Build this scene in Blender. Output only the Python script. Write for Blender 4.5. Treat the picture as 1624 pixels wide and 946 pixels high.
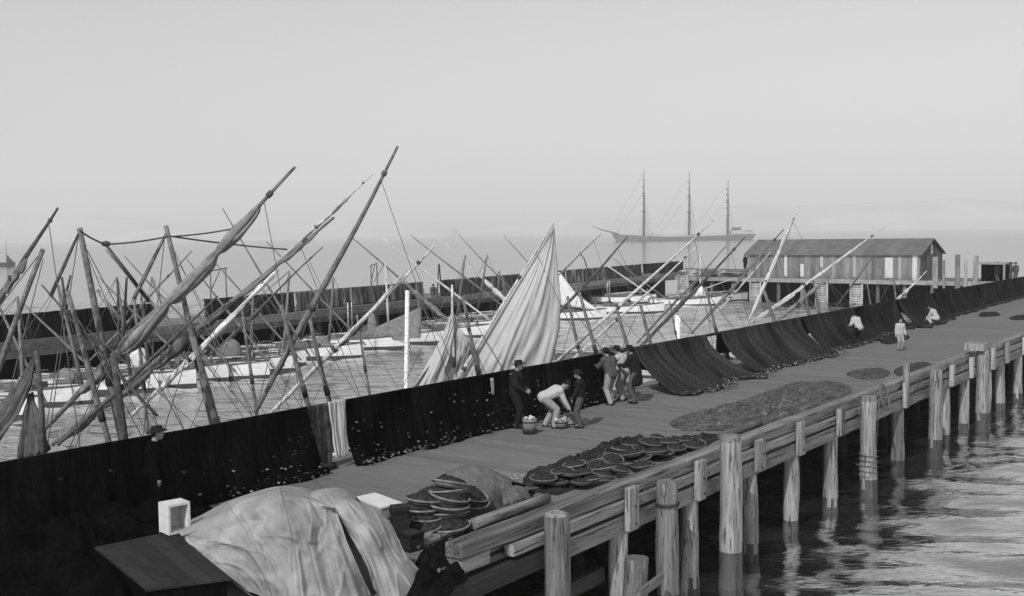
import bpy, bmesh, math, random
from mathutils import Vector, Matrix, noise
R = math.radians
scene = bpy.context.scene
for o in list(bpy.data.objects):
    bpy.data.objects.remove(o)

# ------------------------------------------------------------------ camera
F = 1750.0; CX, CY = 812.0, 473.0; CAMZ = 7.6; DECK = 2.4
PITCH = math.atan(102.5 / F); ROLL = math.atan(0.0143)
fw = Vector((0, math.cos(PITCH), -math.sin(PITCH)))
r0 = Vector((1, 0, 0)); u0 = Vector((0, math.sin(PITCH), math.cos(PITCH)))
xc = math.cos(ROLL) * r0 - math.sin(ROLL) * u0
yc = math.sin(ROLL) * r0 + math.cos(ROLL) * u0
CAM = Vector((0, 0, CAMZ))
cd = bpy.data.cameras.new('camera'); cam = bpy.data.objects.new('camera', cd)
scene.collection.objects.link(cam)
m3 = Matrix((xc, yc, -fw)).transposed()
cam.matrix_world = Matrix.Translation(CAM) @ m3.to_4x4()
cd.sensor_fit = 'HORIZONTAL'; cd.sensor_width = 36.0; cd.lens = 36.0 * F / 1624.0
cd.clip_start = 0.1; cd.clip_end = 30000
scene.camera = cam

# ------------------------------------------------------------------ sky, sun, exposure
SUN_HEAD = R(24); SUN_EL = R(42)          # heading of the shadows (from +y towards +x) and height of the sun
world = bpy.data.worlds.new('World'); scene.world = world; world.use_nodes = True
wn = world.node_tree.nodes; wl = world.node_tree.links
sky = wn.new('ShaderNodeTexSky'); sky.sky_type = 'NISHITA'; sky.sun_disc = False
sky.sun_elevation = SUN_EL; sky.sun_rotation = SUN_HEAD + math.pi
sky.air_density = 1.0; sky.dust_density = 1.5; sky.ozone_density = 1.0
sep = wn.new('ShaderNodeSeparateColor')     # a blue-sensitive black and white plate
wl.new(sky.outputs[0], sep.inputs[0])
wl.new(sep.outputs[2], wn['Background'].inputs[0])
wn['Background'].inputs[1].default_value = 0.106
sd = bpy.data.lights.new('sun', 'SUN'); sd.energy = 3.4; sd.angle = R(0.6); sd.color = (1, 1, 1)
sun = bpy.data.objects.new('sun', sd); scene.collection.objects.link(sun)
sdir = Vector((math.sin(SUN_HEAD) * math.cos(SUN_EL), math.cos(SUN_HEAD) * math.cos(SUN_EL), -math.sin(SUN_EL)))
sun.rotation_euler = sdir.to_track_quat('-Z', 'Y').to_euler()
sun.location = (-30, -30, 60)
vs = scene.view_settings
vs.view_transform = 'Standard'; vs.look = 'None'; vs.exposure = 0.0; vs.gamma = 1.0; vs.use_curve_mapping = False
scene.cycles.max_bounces = 6; scene.cycles.volume_bounces = 1
scene.cycles.use_denoising = True

# ------------------------------------------------------------------ picture <-> world
def ray(px, py):
    return fw + xc * ((px - CX) / F) - yc * ((py - CY) / F)
def on_z(px, py, z):
    d = ray(px, py); return CAM + d * ((z - CAMZ) / d.z)
def at_d(px, py, d):
    r = ray(px, py); return CAM + r * (d / r.y)
def on_plane(px, py, c, n):
    r = ray(px, py); return CAM + r * ((c - CAM).dot(n) / r.dot(n))
TH = R(36.35)
U = Vector((math.sin(TH), math.cos(TH), 0)); N = Vector((-math.cos(TH), math.sin(TH), 0)); Z = Vector((0, 0, 1))
def pl(s, p, z): return U * s + N * p + Z * z
def s_at(px, p, py=600):
    q = on_plane(px, py, N * p, N); return q.dot(U)
def px_at(w):
    d = w - CAM; k = d.dot(fw); return (CX + F * d.dot(xc) / k, CY - F * d.dot(yc) / k)

# ------------------------------------------------------------------ materials (all neutral: the plate is black and white)
MATS = {}
def mat(name, base, rough=0.85, var=0.35, scale=(3, 3, 3), rotz=0.0, bump=0.0, fine=None, spec=0.2, detail=6, crack=None):
    if name in MATS: return MATS[name]
    m = bpy.data.materials.new(name); m.use_nodes = True
    n = m.node_tree.nodes; l = m.node_tree.links
    b = n['Principled BSDF']
    b.inputs['Roughness'].default_value = rough
    b.inputs['Specular IOR Level'].default_value = spec
    tc = n.new('ShaderNodeTexCoord'); mp = n.new('ShaderNodeMapping')
    mp0 = n.new('ShaderNodeMapping'); mp0.inputs['Rotation'].default_value = (0, 0, rotz)
    mp.inputs['Scale'].default_value = scale
    l.new(tc.outputs['Object'], mp0.inputs[0]); l.new(mp0.outputs[0], mp.inputs[0])
    nz = n.new('ShaderNodeTexNoise'); nz.inputs['Scale'].default_value = 1.0; nz.inputs['Detail'].default_value = detail
    nz.inputs['Roughness'].default_value = 0.65
    l.new(mp.outputs[0], nz.inputs['Vector'])
    mr = n.new('ShaderNodeMapRange'); mr.inputs[1].default_value = 0.28; mr.inputs[2].default_value = 0.72
    mr.inputs[3].default_value = base * (1 - var); mr.inputs[4].default_value = base * (1 + var)
    l.new(nz.outputs[0], mr.inputs[0])
    at = n.new('ShaderNodeAttribute'); at.attribute_name = 'tone'
    mu = n.new('ShaderNodeMath'); mu.operation = 'MULTIPLY'
    l.new(mr.outputs[0], mu.inputs[0]); l.new(at.outputs['Fac'], mu.inputs[1])
    out = mu
    if fine:
        n2 = n.new('ShaderNodeTexNoise'); n2.inputs['Scale'].default_value = fine; n2.inputs['Detail'].default_value = 3
        l.new(mp.outputs[0], n2.inputs['Vector'])
        mr2 = n.new('ShaderNodeMapRange'); mr2.inputs[1].default_value = 0.3; mr2.inputs[2].default_value = 0.7
        mr2.inputs[3].default_value = 0.7; mr2.inputs[4].default_value = 1.3
        l.new(n2.outputs[0], mr2.inputs[0])
        m2 = n.new('ShaderNodeMath'); m2.operation = 'MULTIPLY'
        l.new(mu.outputs[0], m2.inputs[0]); l.new(mr2.outputs[0], m2.inputs[1]); out = m2
    if crack:       # long dark splits and scattered stains
        for sc_, a0, a1, lo_ in ((crack, .57, .62, .28), (crack * .12, .52, .66, .5)):
            n3 = n.new('ShaderNodeTexNoise'); n3.inputs['Scale'].default_value = sc_; n3.inputs['Detail'].default_value = 4; n3.inputs['Roughness'].default_value = .6
            l.new(mp.outputs[0], n3.inputs['Vector'])
            m3_ = n.new('ShaderNodeMapRange'); m3_.inputs[1].default_value = a0; m3_.inputs[2].default_value = a1; m3_.inputs[3].default_value = 1.0; m3_.inputs[4].default_value = lo_
            l.new(n3.outputs[0], m3_.inputs[0])
            m4 = n.new('ShaderNodeMath'); m4.operation = 'MULTIPLY'; l.new(out.outputs[0], m4.inputs[0]); l.new(m3_.outputs[0], m4.inputs[1]); out = m4
    l.new(out.outputs[0], b.inputs['Base Color'])
    if bump:
        bp = n.new('ShaderNodeBump'); bp.inputs['Strength'].default_value = min(1, bump); bp.inputs['Distance'].default_value = 0.03
        l.new(nz.outputs[0], bp.inputs['Height']); l.new(bp.outputs[0], b.inputs['Normal'])
    MATS[name] = m
    return m
AU = -(math.pi / 2 - TH)      # turn the texture so that its x runs along the near pier
M_deck = mat('deck_planks', 0.145, var=0.26, scale=(26, 1.6, 3), rotz=AU, bump=0.3)
M_timber = mat('pier_timber', 0.175, var=0.45, scale=(1.1, 34, 34), rotz=AU, bump=0.5, fine=.12, crack=.7)
M_timberdark = mat('dark_timber', 0.02, var=0.5, scale=(0.7, 12, 12), rotz=AU, bump=0.6)
M_pile = mat('weathered_pile', 0.245, var=0.42, scale=(26, 26, 1.6), bump=0.6, fine=.13, crack=.8)
M_fardeck = mat('far_pier_timber', 0.15, var=0.4, scale=(2, 2, 3), bump=0.3)
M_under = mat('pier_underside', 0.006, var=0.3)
M_farpile = mat('far_pier_pile', 0.16, var=0.5, scale=(3, 3, 0.6))
M_net = mat('tarred_net', 0.0042, rough=1.0, var=0.8, scale=(14, 14, 3.0), bump=0.9, spec=0.0, fine=3)
M_net2 = mat('dry_net', 0.032, rough=0.95, var=0.75, scale=(16, 16, 5), bump=0.9, spec=0.08, fine=3)
M_netgrey = mat('brown_net', 0.085, rough=0.95, var=0.8, scale=(9, 9, 9), bump=1.0, spec=0.08, fine=4)
M_farnet = mat('far_net', 0.03, rough=0.95, var=0.8, scale=(4, 4, 0.5), spec=0.05)
M_cork = mat('cork', 0.34, var=0.6, scale=(20, 20, 20))
M_canvas = mat('pale_canvas', 0.44, var=0.16, scale=(4, 4, 1.0), bump=0.35)
M_tarp = mat('tarpaulin', 0.26, var=0.2, scale=(3.5, 3.5, 3.5), bump=0.3, fine=.45)
M_sailgrey = mat('grey_canvas', 0.17, var=0.4, scale=(4, 4, 4), bump=0.6)
M_saildark = mat('dark_canvas', 0.095, var=0.5, scale=(5, 5, 5), bump=0.6)
M_sailwhite = mat('white_canvas', 0.62, var=0.15, scale=(3, 3, 3), bump=0.5)
M_spar = mat('spar_wood', 0.14, var=0.4, scale=(3, 3, 3), fine=4)
M_spardark = mat('dark_spar_wood', 0.075, var=0.5, scale=(3, 3, 3), fine=4)
M_sparlight = mat('pale_spar_wood', 0.45, var=0.3, scale=(3, 3, 3), fine=4)
M_rope = mat('rope', 0.10, var=0.3, scale=(6, 6, 6))
M_hullwhite = mat('white_hull_paint', 0.60, rough=0.6, var=0.2, scale=(1.5, 1.5, 5), spec=0.4)
M_hullgrey = mat('grey_hull_paint', 0.30, rough=0.6, var=0.2, scale=(1.5, 1.5, 5), spec=0.4)
M_boatdeck = mat('boat_deck', 0.22, var=0.5, scale=(3, 9, 3))
M_skin = mat('skin', 0.24, rough=0.6, var=0.12, scale=(9, 9, 9))
M_black = mat('black_wool', 0.012, rough=0.95, var=0.4, scale=(14, 14, 14), bump=0.3)
M_grey = mat('grey_wool', 0.075, rough=0.95, var=0.35, scale=(12, 12, 12), bump=0.3)
M_white = mat('white_cotton', 0.42, rough=0.9, var=0.15, scale=(9, 9, 9), bump=0.4)
M_trous = mat('pale_trousers', 0.27, rough=0.9, var=0.2, scale=(9, 9, 9), bump=0.4)
M_box = mat('pale_deal_box', 0.58, var=0.18, scale=(4, 4, 9))
M_shedwall = mat('shed_boards', 0.15, var=0.35, scale=(3, 3, 0.6))
M_shedroof = mat('shed_roof', 0.125, var=0.25, scale=(1.2, 1.2, 1.2))
M_wicker = mat('wicker', 0.2, var=0.5, scale=(20, 20, 30), bump=0.8)
M_rim = mat('tray_rim_wood', 0.18, var=0.4, scale=(9, 9, 9))
M_clothgrey = mat('grey_sacking', 0.115, var=0.3, scale=(4, 4, 4), bump=0.6, fine=5)
M_ship = mat('ship_paint', 0.11, var=0.3)
M_shipwhite = mat('ship_white_paint', 0.36, var=0.1)
M_hill = mat('far_hills', 0.30, var=0.3, scale=(0.004, 0.004, 0.01))
M_iron = mat('iron', 0.03, rough=0.6, var=0.3)

# ------------------------------------------------------------------ mesh builder
def nz3(x, y=0.0, z=0.0): return noise.noise(Vector((x, y, z)))
MW = {}
class MB:
    def __init__(s): s.v = []; s.f = []; s.t = []; s.sm = []
    def add(s, vs, fs, tone=1.0, smooth=False):
        b = len(s.v); s.v += [Vector(q) for q in vs]
        for i, f in enumerate(fs):
            s.f.append(tuple(b + k for k in f)); s.t.append(tone[i] if isinstance(tone, (list, tuple)) else tone); s.sm.append(smooth)
        return s
    def hexa(s, p, tone=1.0):   # p: 4 bottom + 4 top, counter-clockwise from above
        return s.add(p, [(3, 2, 1, 0), (4, 5, 6, 7), (0, 1, 5, 4), (1, 2, 6, 5), (2, 3, 7, 6), (3, 0, 4, 7)], tone)
    def obox(s, c, ax, ay, az, tone=1.0):   # centre and three half axes
        c = Vector(c)
        return s.hexa([c - ax - ay - az, c + ax - ay - az, c + ax + ay - az, c - ax + ay - az,
                       c - ax - ay + az, c + ax - ay + az, c + ax + ay + az, c - ax + ay + az], tone)
    def beam(s, a, b, w, h, tone=1.0, up=Z):
        a = Vector(a); b = Vector(b); d = (b - a); x = d.normalized()
        y = up.cross(x)
        if y.length < 1e-4: y = Vector((1, 0, 0)).cross(x)
        y.normalize(); z = x.cross(y)
        return s.obox((a + b) / 2, d / 2, y * w / 2, z * h / 2, tone)
    def tube(s, pts, rad, seg=8, tone=1.0, caps=True, rfn=None, tfn=None):
        pts = [Vector(p) for p in pts]; n = len(pts)
        if not isinstance(rad, (list, tuple)): rad = [rad] * n
        vs = []; ref = None
        for i in range(n):
            t = (pts[min(i + 1, n - 1)] - pts[max(i - 1, 0)]).normalized()
            if ref is None: ref = Vector((0, 0, 1)) if abs(t.z) < 0.9 else Vector((1, 0, 0))
            a = (ref - t * ref.dot(t)).normalized(); ref = a; b = t.cross(a)
            for k in range(seg):
                an = 2 * math.pi * k / seg
                r = rad[i] * (rfn(i, k, n, seg) if rfn else 1.0)
                vs.append(pts[i] + (a * math.cos(an) + b * math.sin(an)) * r)
        fs = []; tn = []
        for i in range(n - 1):
            for k in range(seg):
                k2 = (k + 1) % seg
                fs.append((i * seg + k, i * seg + k2, (i + 1) * seg + k2, (i + 1) * seg + k))
                tn.append(tfn(i, k, n, seg) * tone if tfn else tone)
        s.add(vs, fs, tn, True)
        if caps:
            b0 = len(s.v) - len(vs)
            s.f.append(tuple(b0 + k for k in reversed(range(seg)))); s.t.append(tone); s.sm.append(False)
            s.f.append(tuple(b0 + (n - 1) * seg + k for k in range(seg))); s.t.append(tone); s.sm.append(False)
        return s
    def lathe(s, c, prof, seg=16, ax=Z, tone=1.0, sx=1.0, sy=1.0, xd=None):
        c = Vector(c); ax = ax.normalized()
        x = xd or (Vector((1, 0, 0)) if abs(ax.x) < 0.9 else Vector((0, 1, 0)))
        x = (x - ax * x.dot(ax)).normalized(); y = ax.cross(x)
        vs = []
        for r, h in prof:
            for k in range(seg):
                an = 2 * math.pi * k / seg
                vs.append(c + ax * h + x * (r * math.cos(an) * sx) + y * (r * math.sin(an) * sy))
        fs = []
        for i in range(len(prof) - 1):
            for k in range(seg):
                k2 = (k + 1) % seg
                fs.append((i * seg + k, i * seg + k2, (i + 1) * seg + k2, (i + 1) * seg + k))
        return s.add(vs, fs, tone, True)
    def ball(s, c, r, seg=8, rings=6, sc=(1, 1, 1), tone=1.0, M=None):
        vs = []; c = Vector(c)
        for i in range(rings + 1):
            a = math.pi * i / rings
            for k in range(seg):
                b = 2 * math.pi * k / seg
                q = Vector((math.sin(a) * math.cos(b) * sc[0], math.sin(a) * math.sin(b) * sc[1], math.cos(a) * sc[2])) * r
                if M: q = M @ q
                vs.append(c + q)
        fs = [(i * seg + k, (i + 1) * seg + k, (i + 1) * seg + (k + 1) % seg, i * seg + (k + 1) % seg) for i in range(rings) for k in range(seg)]
        return s.add(vs, fs, tone, True)
    def grid(s, fn, nu, nv, tone=1.0, tfn=None, close=False):
        vs = [fn(i / nu, j / nv) for i in range(nu + 1) for j in range(nv + 1)]
        fs = []; tn = []
        for i in range(nu):
            for j in range(nv):
                a = i * (nv + 1) + j
                fs.append((a, a + nv + 1, a + nv + 2, a + 1)); tn.append(tfn(i / nu, j / nv) if tfn else tone)
        return s.add(vs, fs, tn, True)
    def build(s, name, m, parent=None, thick=0.0):
        me = bpy.data.meshes.new(name)
        inv = MW[parent.name].inverted() if parent is not None and parent.name in MW else None
        me.from_pydata([tuple(inv @ v) if inv else tuple(v) for v in s.v], [], s.f)
        a = me.attributes.new('tone', 'FLOAT', 'FACE'); a.data.foreach_set('value', s.t)
        me.polygons.foreach_set('use_smooth', s.sm)
        me.materials.append(m); me.update()
        o = bpy.data.objects.new(name, me); scene.collection.objects.link(o)
        if parent is not None:
            o.parent = parent
            if inv: MW[o.name] = MW[parent.name]
        if thick:
            md = o.modifiers.new('thickness', 'SOLIDIFY'); md.thickness = thick; md.offset = 0
        return o
def tag(o, label=None, cat=None, group=None, kind=None):
    if label: o['label'] = label
    if cat: o['category'] = cat
    if group: o['group'] = group
    if kind: o['kind'] = kind
    return o
def thing(name, label, cat, loc=(0, 0, 0), rz=0.0, group=None):
    e = bpy.data.objects.new(name, None); scene.collection.objects.link(e)
    e.empty_display_size = 0.3
    e.location = loc; e.rotation_euler = (0, 0, rz)
    MW[e.name] = Matrix.Translation(Vector(loc)) @ Matrix.Rotation(rz, 4, 'Z')
    return tag(e, label, cat, group)
def dup(root, loc, rz=0.0, label=None, group=None, rot=None, scale=None):
    r = root.copy(); scene.collection.objects.link(r); r.location = loc; r.rotation_euler = rot or (0, 0, rz)
    if scale: r.scale = scale
    if label: r['label'] = label
    if group: r['group'] = group
    for ch in list(root.children):
        c = ch.copy(); scene.collection.objects.link(c); c.parent = r
        for g in ch.children:
            d = g.copy(); scene.collection.objects.link(d); d.parent = c
    return r

# ------------------------------------------------------------------ water, hills
def water_material():
    m = bpy.data.materials.new('sea_water'); m.use_nodes = True
    n = m.node_tree.nodes; l = m.node_tree.links; b = n['Principled BSDF']
    b.inputs['Base Color'].default_value = (0.03, 0.03, 0.03, 1); b.inputs['Roughness'].default_value = 0.09
    b.inputs["IOR"].default_value = 14.0
    tc = n.new('ShaderNodeTexCoord')
    def nz(sc, det, rot=0.0, dist=0.0):
        mp = n.new('ShaderNodeMapping'); mp.inputs['Scale'].default_value = sc; mp.inputs['Rotation'].default_value = (0, 0, rot)
        l.new(tc.outputs['Object'], mp.inputs[0])
        t = n.new('ShaderNodeTexNoise'); t.inputs['Scale'].default_value = 1; t.inputs['Detail'].default_value = det
        t.inputs['Distortion'].default_value = dist
        l.new(mp.outputs[0], t.inputs['Vector']); return t
    a = nz((1.0, 2.2, 1), 3, R(12), 0.4); c = nz((3.5, 6.5, 1), 3, R(-14), 0.3)
    mx = n.new('ShaderNodeMath'); mx.operation = 'MULTIPLY_ADD'; mx.inputs[1].default_value = 0.22
    l.new(c.outputs[0], mx.inputs[0]); l.new(a.outputs[0], mx.inputs[2])
    bp = n.new('ShaderNodeBump'); bp.inputs['Strength'].default_value = 0.5; bp.inputs['Distance'].default_value = 0.10
    l.new(mx.outputs[0], bp.inputs['Height']); l.new(bp.outputs[0], b.inputs['Normal'])
    return m
M_water = water_material()
def water_mesh():
    import numpy as np
    def axis(lo, hi, step, far):
        a = list(np.arange(lo, hi + step, step)); d = step
        up = [a[-1]]; dn = [a[0]]
        while up[-1] < far: d *= 1.35; up.append(min(far, up[-1] + d))
        d = step
        while dn[-1] > -far: d *= 1.35; dn.append(max(-far, dn[-1] - d))
        return np.array(dn[:0:-1] + a + up[1:])
    xs = axis(-72, 72, .27, 5500); ys = axis(8, 132, .27, 5500)
    Xg, Yg = np.meshgrid(xs, ys, indexing='ij'); H = np.zeros_like(Xg); g = np.random.RandomState(4)
    for k in range(70):
        lam = 0.85 * (5.0 ** g.rand()); th = g.normal(1.4, .5); ph = g.rand() * 6.283; kk = 6.283 / lam
        H += 0.0043 * lam ** .85 * np.sin(kk * (Xg * math.cos(th) + Yg * math.sin(th)) + ph)
    fade = np.clip((110 - abs(Xg)) / 40, 0, 1) * np.clip((150 - Yg) / 30, 0, 1) * np.clip((Yg + 10) / 15, 0, 1)
    fade[abs(Xg) > 72.5] = 0; fade[Yg > 132.5] = 0
    H *= np.clip(fade, 0, 1)
    nx, ny = Xg.shape
    co = np.stack([Xg, Yg, H], -1).reshape(-1, 3).astype(np.float32)
    i, j = np.meshgrid(np.arange(nx - 1), np.arange(ny - 1), indexing='ij'); q = i * ny + j
    f = np.stack([q, q + ny, q + ny + 1, q + 1], -1).reshape(-1, 4).astype(np.int32); n = len(f)
    me = bpy.data.meshes.new('water'); me.vertices.add(len(co)); me.vertices.foreach_set('co', co.ravel())
    me.loops.add(n * 4); me.loops.foreach_set('vertex_index', f.ravel())
    me.polygons.add(n); me.polygons.foreach_set('loop_start', np.arange(0, n * 4, 4, dtype=np.int32))
    me.polygons.foreach_set('use_smooth', np.ones(n, dtype=bool)); me.update(calc_edges=True); me.validate()
    me.materials.append(M_water)
    o = bpy.data.objects.new('water', me); scene.collection.objects.link(o); return tag(o, kind='structure')
water_mesh()

def ridge(name, d, prof, depth=500, seed=0):
    m = MB(); pts = []
    for i in range(len(prof) - 1):
        (xa, ya), (xb, yb) = prof[i], prof[i + 1]
        k = max(2, int(abs(xb - xa) / 10))
        for j in range(k): pts.append((xa + (xb - xa) * j / k, ya + (yb - ya) * j / k))
    pts.append(prof[-1])
    tops = []
    for x, y in pts:
        q = at_d(x, y, d); q.z = max(q.z + d * 0.0009 * nz3(x * 0.02, seed, 3) + d * 0.0005 * nz3(x * 0.07, seed, 9), 0.3); tops.append(q)
    n = len(tops); vs = []
    rows = [(-1.0, 0.0), (-0.55, 0.45), (-0.2, 0.85), (0.0, 1.0), (0.35, 0.8), (1.0, 0.0)]
    for q in tops:
        dirv = Vector((q.x, q.y, 0)).normalized()
        for a, h in rows:
            vs.append(Vector((q.x, q.y, 0)) + dirv * a * depth + Z * (q.z * h * (1 + 0.15 * nz3(q.x * 0.01 + a * 3, q.y * 0.01, seed)) if h < 1 else q.z) - Z * (0.5 if h == 0 else 0))
    k = len(rows)
    fs = [(i * k + j, (i + 1) * k + j, (i + 1) * k + j + 1, i * k + j + 1) for i in range(n - 1) for j in range(k - 1)]
    m.add(vs, fs, 1.0, True)
    return tag(m.build(name, M_hill), kind='structure')
ridge('hills', 4300, [(-250, 330), (0, 338), (60, 346), (130, 342), (220, 348), (330, 362), (420, 362), (520, 366), (640, 356), (760, 352), (900, 350), (1000, 346), (1080, 334), (1180, 326), (1300, 326), (1400, 321), (1500, 316), (1600, 319), (1700, 316), (1900, 325)], 600, 1)
ridge('island', 2600, [(702, 373), (706, 366), (712, 362), (720, 362), (727, 367), (732, 373)], 60, 5)

# ------------------------------------------------------------------ near pier
P_EDGE = 10.55; P_FENCE = 17.9; S0, S1 = -6.0, 150.0
rnd = random.Random(3)
pier = thing('pier', 'long near plank pier on round piles running away to the right', 'pier', pl(20, 14, 0))
m = MB(); s = S0
while s < S1:
    wd = 0.24 + 0.06 * rnd.random(); jz = rnd.uniform(-0.006, 0.006); e0 = rnd.uniform(-0.05, 0.05)
    tn = rnd.uniform(0.88, 1.12)
    a, b = s + 0.003, s + wd - 0.003
    p0, p1 = P_EDGE + 0.12 + e0 * .3, P_FENCE + 0.9 + e0
    zt = DECK + jz; zb = DECK - 0.09
    m.hexa([pl(a, p1, zb), pl(a, p0, zb), pl(b, p0, zb), pl(b, p1, zb), pl(a, p1, zt), pl(a, p0, zt), pl(b, p0, zt), pl(b, p1, zt)][0:8], tn)
    s += wd
m.build('deck', M_deck, pier)
m = MB()
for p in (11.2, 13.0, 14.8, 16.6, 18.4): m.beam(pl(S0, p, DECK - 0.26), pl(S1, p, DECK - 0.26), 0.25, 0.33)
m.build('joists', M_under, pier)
# kerb timbers lying on chocks, two stringers below them along the edge
SK = s_at(722, P_EDGE)      # where the kerb begins at the near end
def timbers(name, p, z, w_, h_, length, off, material, tone=(0.85, 1.15), parent=pier, start=None):
    m = MB(); s = (S0 if start is None else start) + off
    while s < S1:
        e = min(s + length * rnd.uniform(.9, 1.1), S1); dz = rnd.uniform(-0.012, 0.012); dp = rnd.uniform(-.012, .012)
        m.beam(pl(s + .01, p + dp, z + dz), pl(e - .01, p + dp, z + dz), w_, h_, rnd.uniform(*tone)); s = e
    o = m.build(name, material, parent)
    bv = o.modifiers.new('worn', 'BEVEL'); bv.width = 0.025; bv.segments = 2
    return o
timbers('kerb_timber', P_EDGE + 0.12, DECK + 0.345, 0.34, 0.24, 7.0, 0.0, M_timber, start=SK)
s = SK + .4
while s < 120:
    MB().obox(pl(s, P_EDGE + .12, DECK + .108), U * .35, N * .15, Z * .108, rnd.uniform(.7, 1.1)).build('chock', M_timber, pier); s += 2.8
timbers('edge_plank', P_EDGE - 0.02, DECK + 0.06, 0.2, 0.20, 5.6, 0.0, M_timber, start=s_at(800, P_EDGE))
timbers('stringer', P_EDGE + 0.02, DECK - 0.265, 0.26, 0.34, 8.4, 0.0, M_timber, start=s_at(868, P_EDGE))
MB().beam(pl(S0, P_EDGE + .02, DECK - .27), pl(s_at(866, P_EDGE), P_EDGE + .02, DECK - .27), .24, .32, 1.6).build('dark_stringer', M_timberdark, pier)  # near-end stretch of the stringer, in a darker timber colour
# piles of the bents: a round trunk whose head is cut flat and bolted to the stringer
def pile_mesh(m, s, p, z0, z1, r, seed, tone=1.0, lean=0.0):
    k = 16; pts = []; rad = []
    for i in range(k + 1):
        t = i / k; z = z0 + (z1 - z0) * t
        pts.append(pl(s + lean * t + .05 * nz3(t * 2, seed), p + .04 * nz3(seed, t * 2), z))
        rad.append(r * (1.12 - 0.22 * t + .12 * nz3(t * 5, seed, 7)))
    m.tube(pts, rad, 14, tone, True, rfn=lambda i, k_, n, sg: 1 + .13 * nz3(math.cos(k_ / sg * 6.283) * 2, math.sin(k_ / sg * 6.283) * 2 + seed, i * .12),
           tfn=lambda i, k_, n, sg: (0.3 if i + 1.2 * nz3(k_ * 1.1, seed) < n * .428 else 1.0) * (1 + .25 * nz3(k_ * .9, i * .3, seed)))
HEADS = [1000, 1110, 1205, 1270, 1333, 1393, 1437, 1510, 1541, 1575, 1597, 1624, 1642, 1660, 1675]
for i, hx_ in enumerate(HEADS):
    s = s_at(hx_, P_EDGE - .2); pm = MB(); sd_ = i * 3.7
    pile_mesh(pm, s, P_EDGE + 0.06, -1.6, DECK - 0.10, 0.205, sd_, rnd.uniform(.85, 1.15))
    o = pm.build('pile', M_pile, pier)
    if hx_ == 1393: continue
    hd = MB(); hd.obox(pl(s + .0, P_EDGE - 0.205, DECK + 0.02), U * .18, N * .07, Z * (.40 + rnd.uniform(-.04, .03)), rnd.uniform(.9, 1.2))
    hb = hd.build('pile_head', M_pile, o); bv = hb.modifiers.new('worn', 'BEVEL'); bv.width = .03; bv.segments = 2
    for zb_ in (DECK + .06, DECK - .26):
        bt = MB(); bt.ball(pl(s + rnd.uniform(-.04, .04), P_EDGE - .278, zb_), .028, 8, 5); bt.build('bolt', M_iron, o)
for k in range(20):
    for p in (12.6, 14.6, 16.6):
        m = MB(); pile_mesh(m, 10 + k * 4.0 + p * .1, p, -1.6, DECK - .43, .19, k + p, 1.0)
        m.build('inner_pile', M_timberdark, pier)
m = MB(); m.beam(pl(S0, 18.2, .6), pl(S1, 18.2, .6), .1, 3.1); m.build('light_block_wall', M_under, pier)  # added wall under the deck, blocks light coming through from the basin
m = MB()   # lower brace timbers seen at the near end
m.beam(pl(S0, P_EDGE + .35, 0.95), pl(17.5, P_EDGE + .35, 1.15), .2, .28, 1.0); m.beam(pl(S0, P_EDGE + .4, 0.35), pl(15.6, P_EDGE + .4, .55), .2, .25, .8)
m.build('brace', mat('dark_brace', .05, var=.5, scale=(1.1, 20, 20), rotz=AU, bump=.6), pier)  # braces in a dark timber colour

# free standing mooring piles in front of the edge
MP = [(880, 818, .235, 'short thick round mooring pile with worn shoulders, nearest the camera', 10.15),
      (1057, 764, .225, 'round mooring pile bound with an iron band under its head', 10.1),
      (1158, 698, .245, 'tallest and palest round mooring pile, bleached wood, clear of the pier edge', 10.05),
      (1378, 634, .235, 'round pile with rope wound round its shaft, beside the hoop on the kerb', 10.1),
      (1484, 586, .225, 'square-shouldered mooring pile with a broad flat top, behind the pile that rises into a post', 10.1),
      (1558, 556, .25, 'thick mooring pile with a pale block resting on its head', 10.1)]
for j, (px, py, r, lab, p) in enumerate(MP):
    s = s_at(px, p); top = on_plane(px, py, N * p, N).z
    t = thing('mooring_pile', lab, 'pile', pl(s, p, 0), 0, 'round mooring piles along the pier edge')
    pm = MB(); pile_mesh(pm, s, p, -1.6, top, r, 40 + j * 5, (.55, .66, 1.12, 1.05, .8, 1.0)[j])
    if j == 0: pm.lathe(pl(s, p, top - .02), [(r * .9, 0), (r * .8, .05), (r * .3, .09), (0.001, .095)], 14)
    pm.build('shaft', M_pile, t)
    if j == 1:
        b = MB(); b.lathe(pl(s, p, top - .46), [(r * .97, 0), (r * 1.06, .0), (r * 1.06, .05), (r * .97, .05)], 18); b.build('iron_band', M_iron, t)
    if j in (2, 3):
        b = MB(); b.lathe(pl(s, p, top), [(r * .92, -.02), (r * .92, .05), (r * .84, .11), (.001, .12)], 14, tone=.75); b.build('cap', M_pile, t)
    if j == 3:
        b = MB()
        pts = [pl(s, p, 1.4 - .012 * k) + Vector((math.cos(k * .5) * r * 1.08, math.sin(k * .5) * r * 1.08, 0)) for k in range(60)]
        b.tube(pts, .016, 5); b.build('rope', M_rope, t)
    if j == 5:
        b = MB(); b.obox(pl(s, p + .2, top + .14), U * .42, N * .34, Z * .13); b.build('block', M_pile, t)
s = s_at(1004, 10.2)
t = thing('broken_pile', 'stout broken pile stump with a wooden collar, at the bottom edge under the stringers', 'pile', pl(s, 10.15, 0))
pm = MB(); pile_mesh(pm, s, 10.15, -1.6, 1.55, .25, 91, .6); pm.build('stump', M_pile, t)
pm = MB(); pm.beam(pl(s - .42, 9.88, 1.02), pl(s + .42, 9.88, 1.10), .12, .12, .8); pm.build('collar', M_timber, t)
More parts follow.
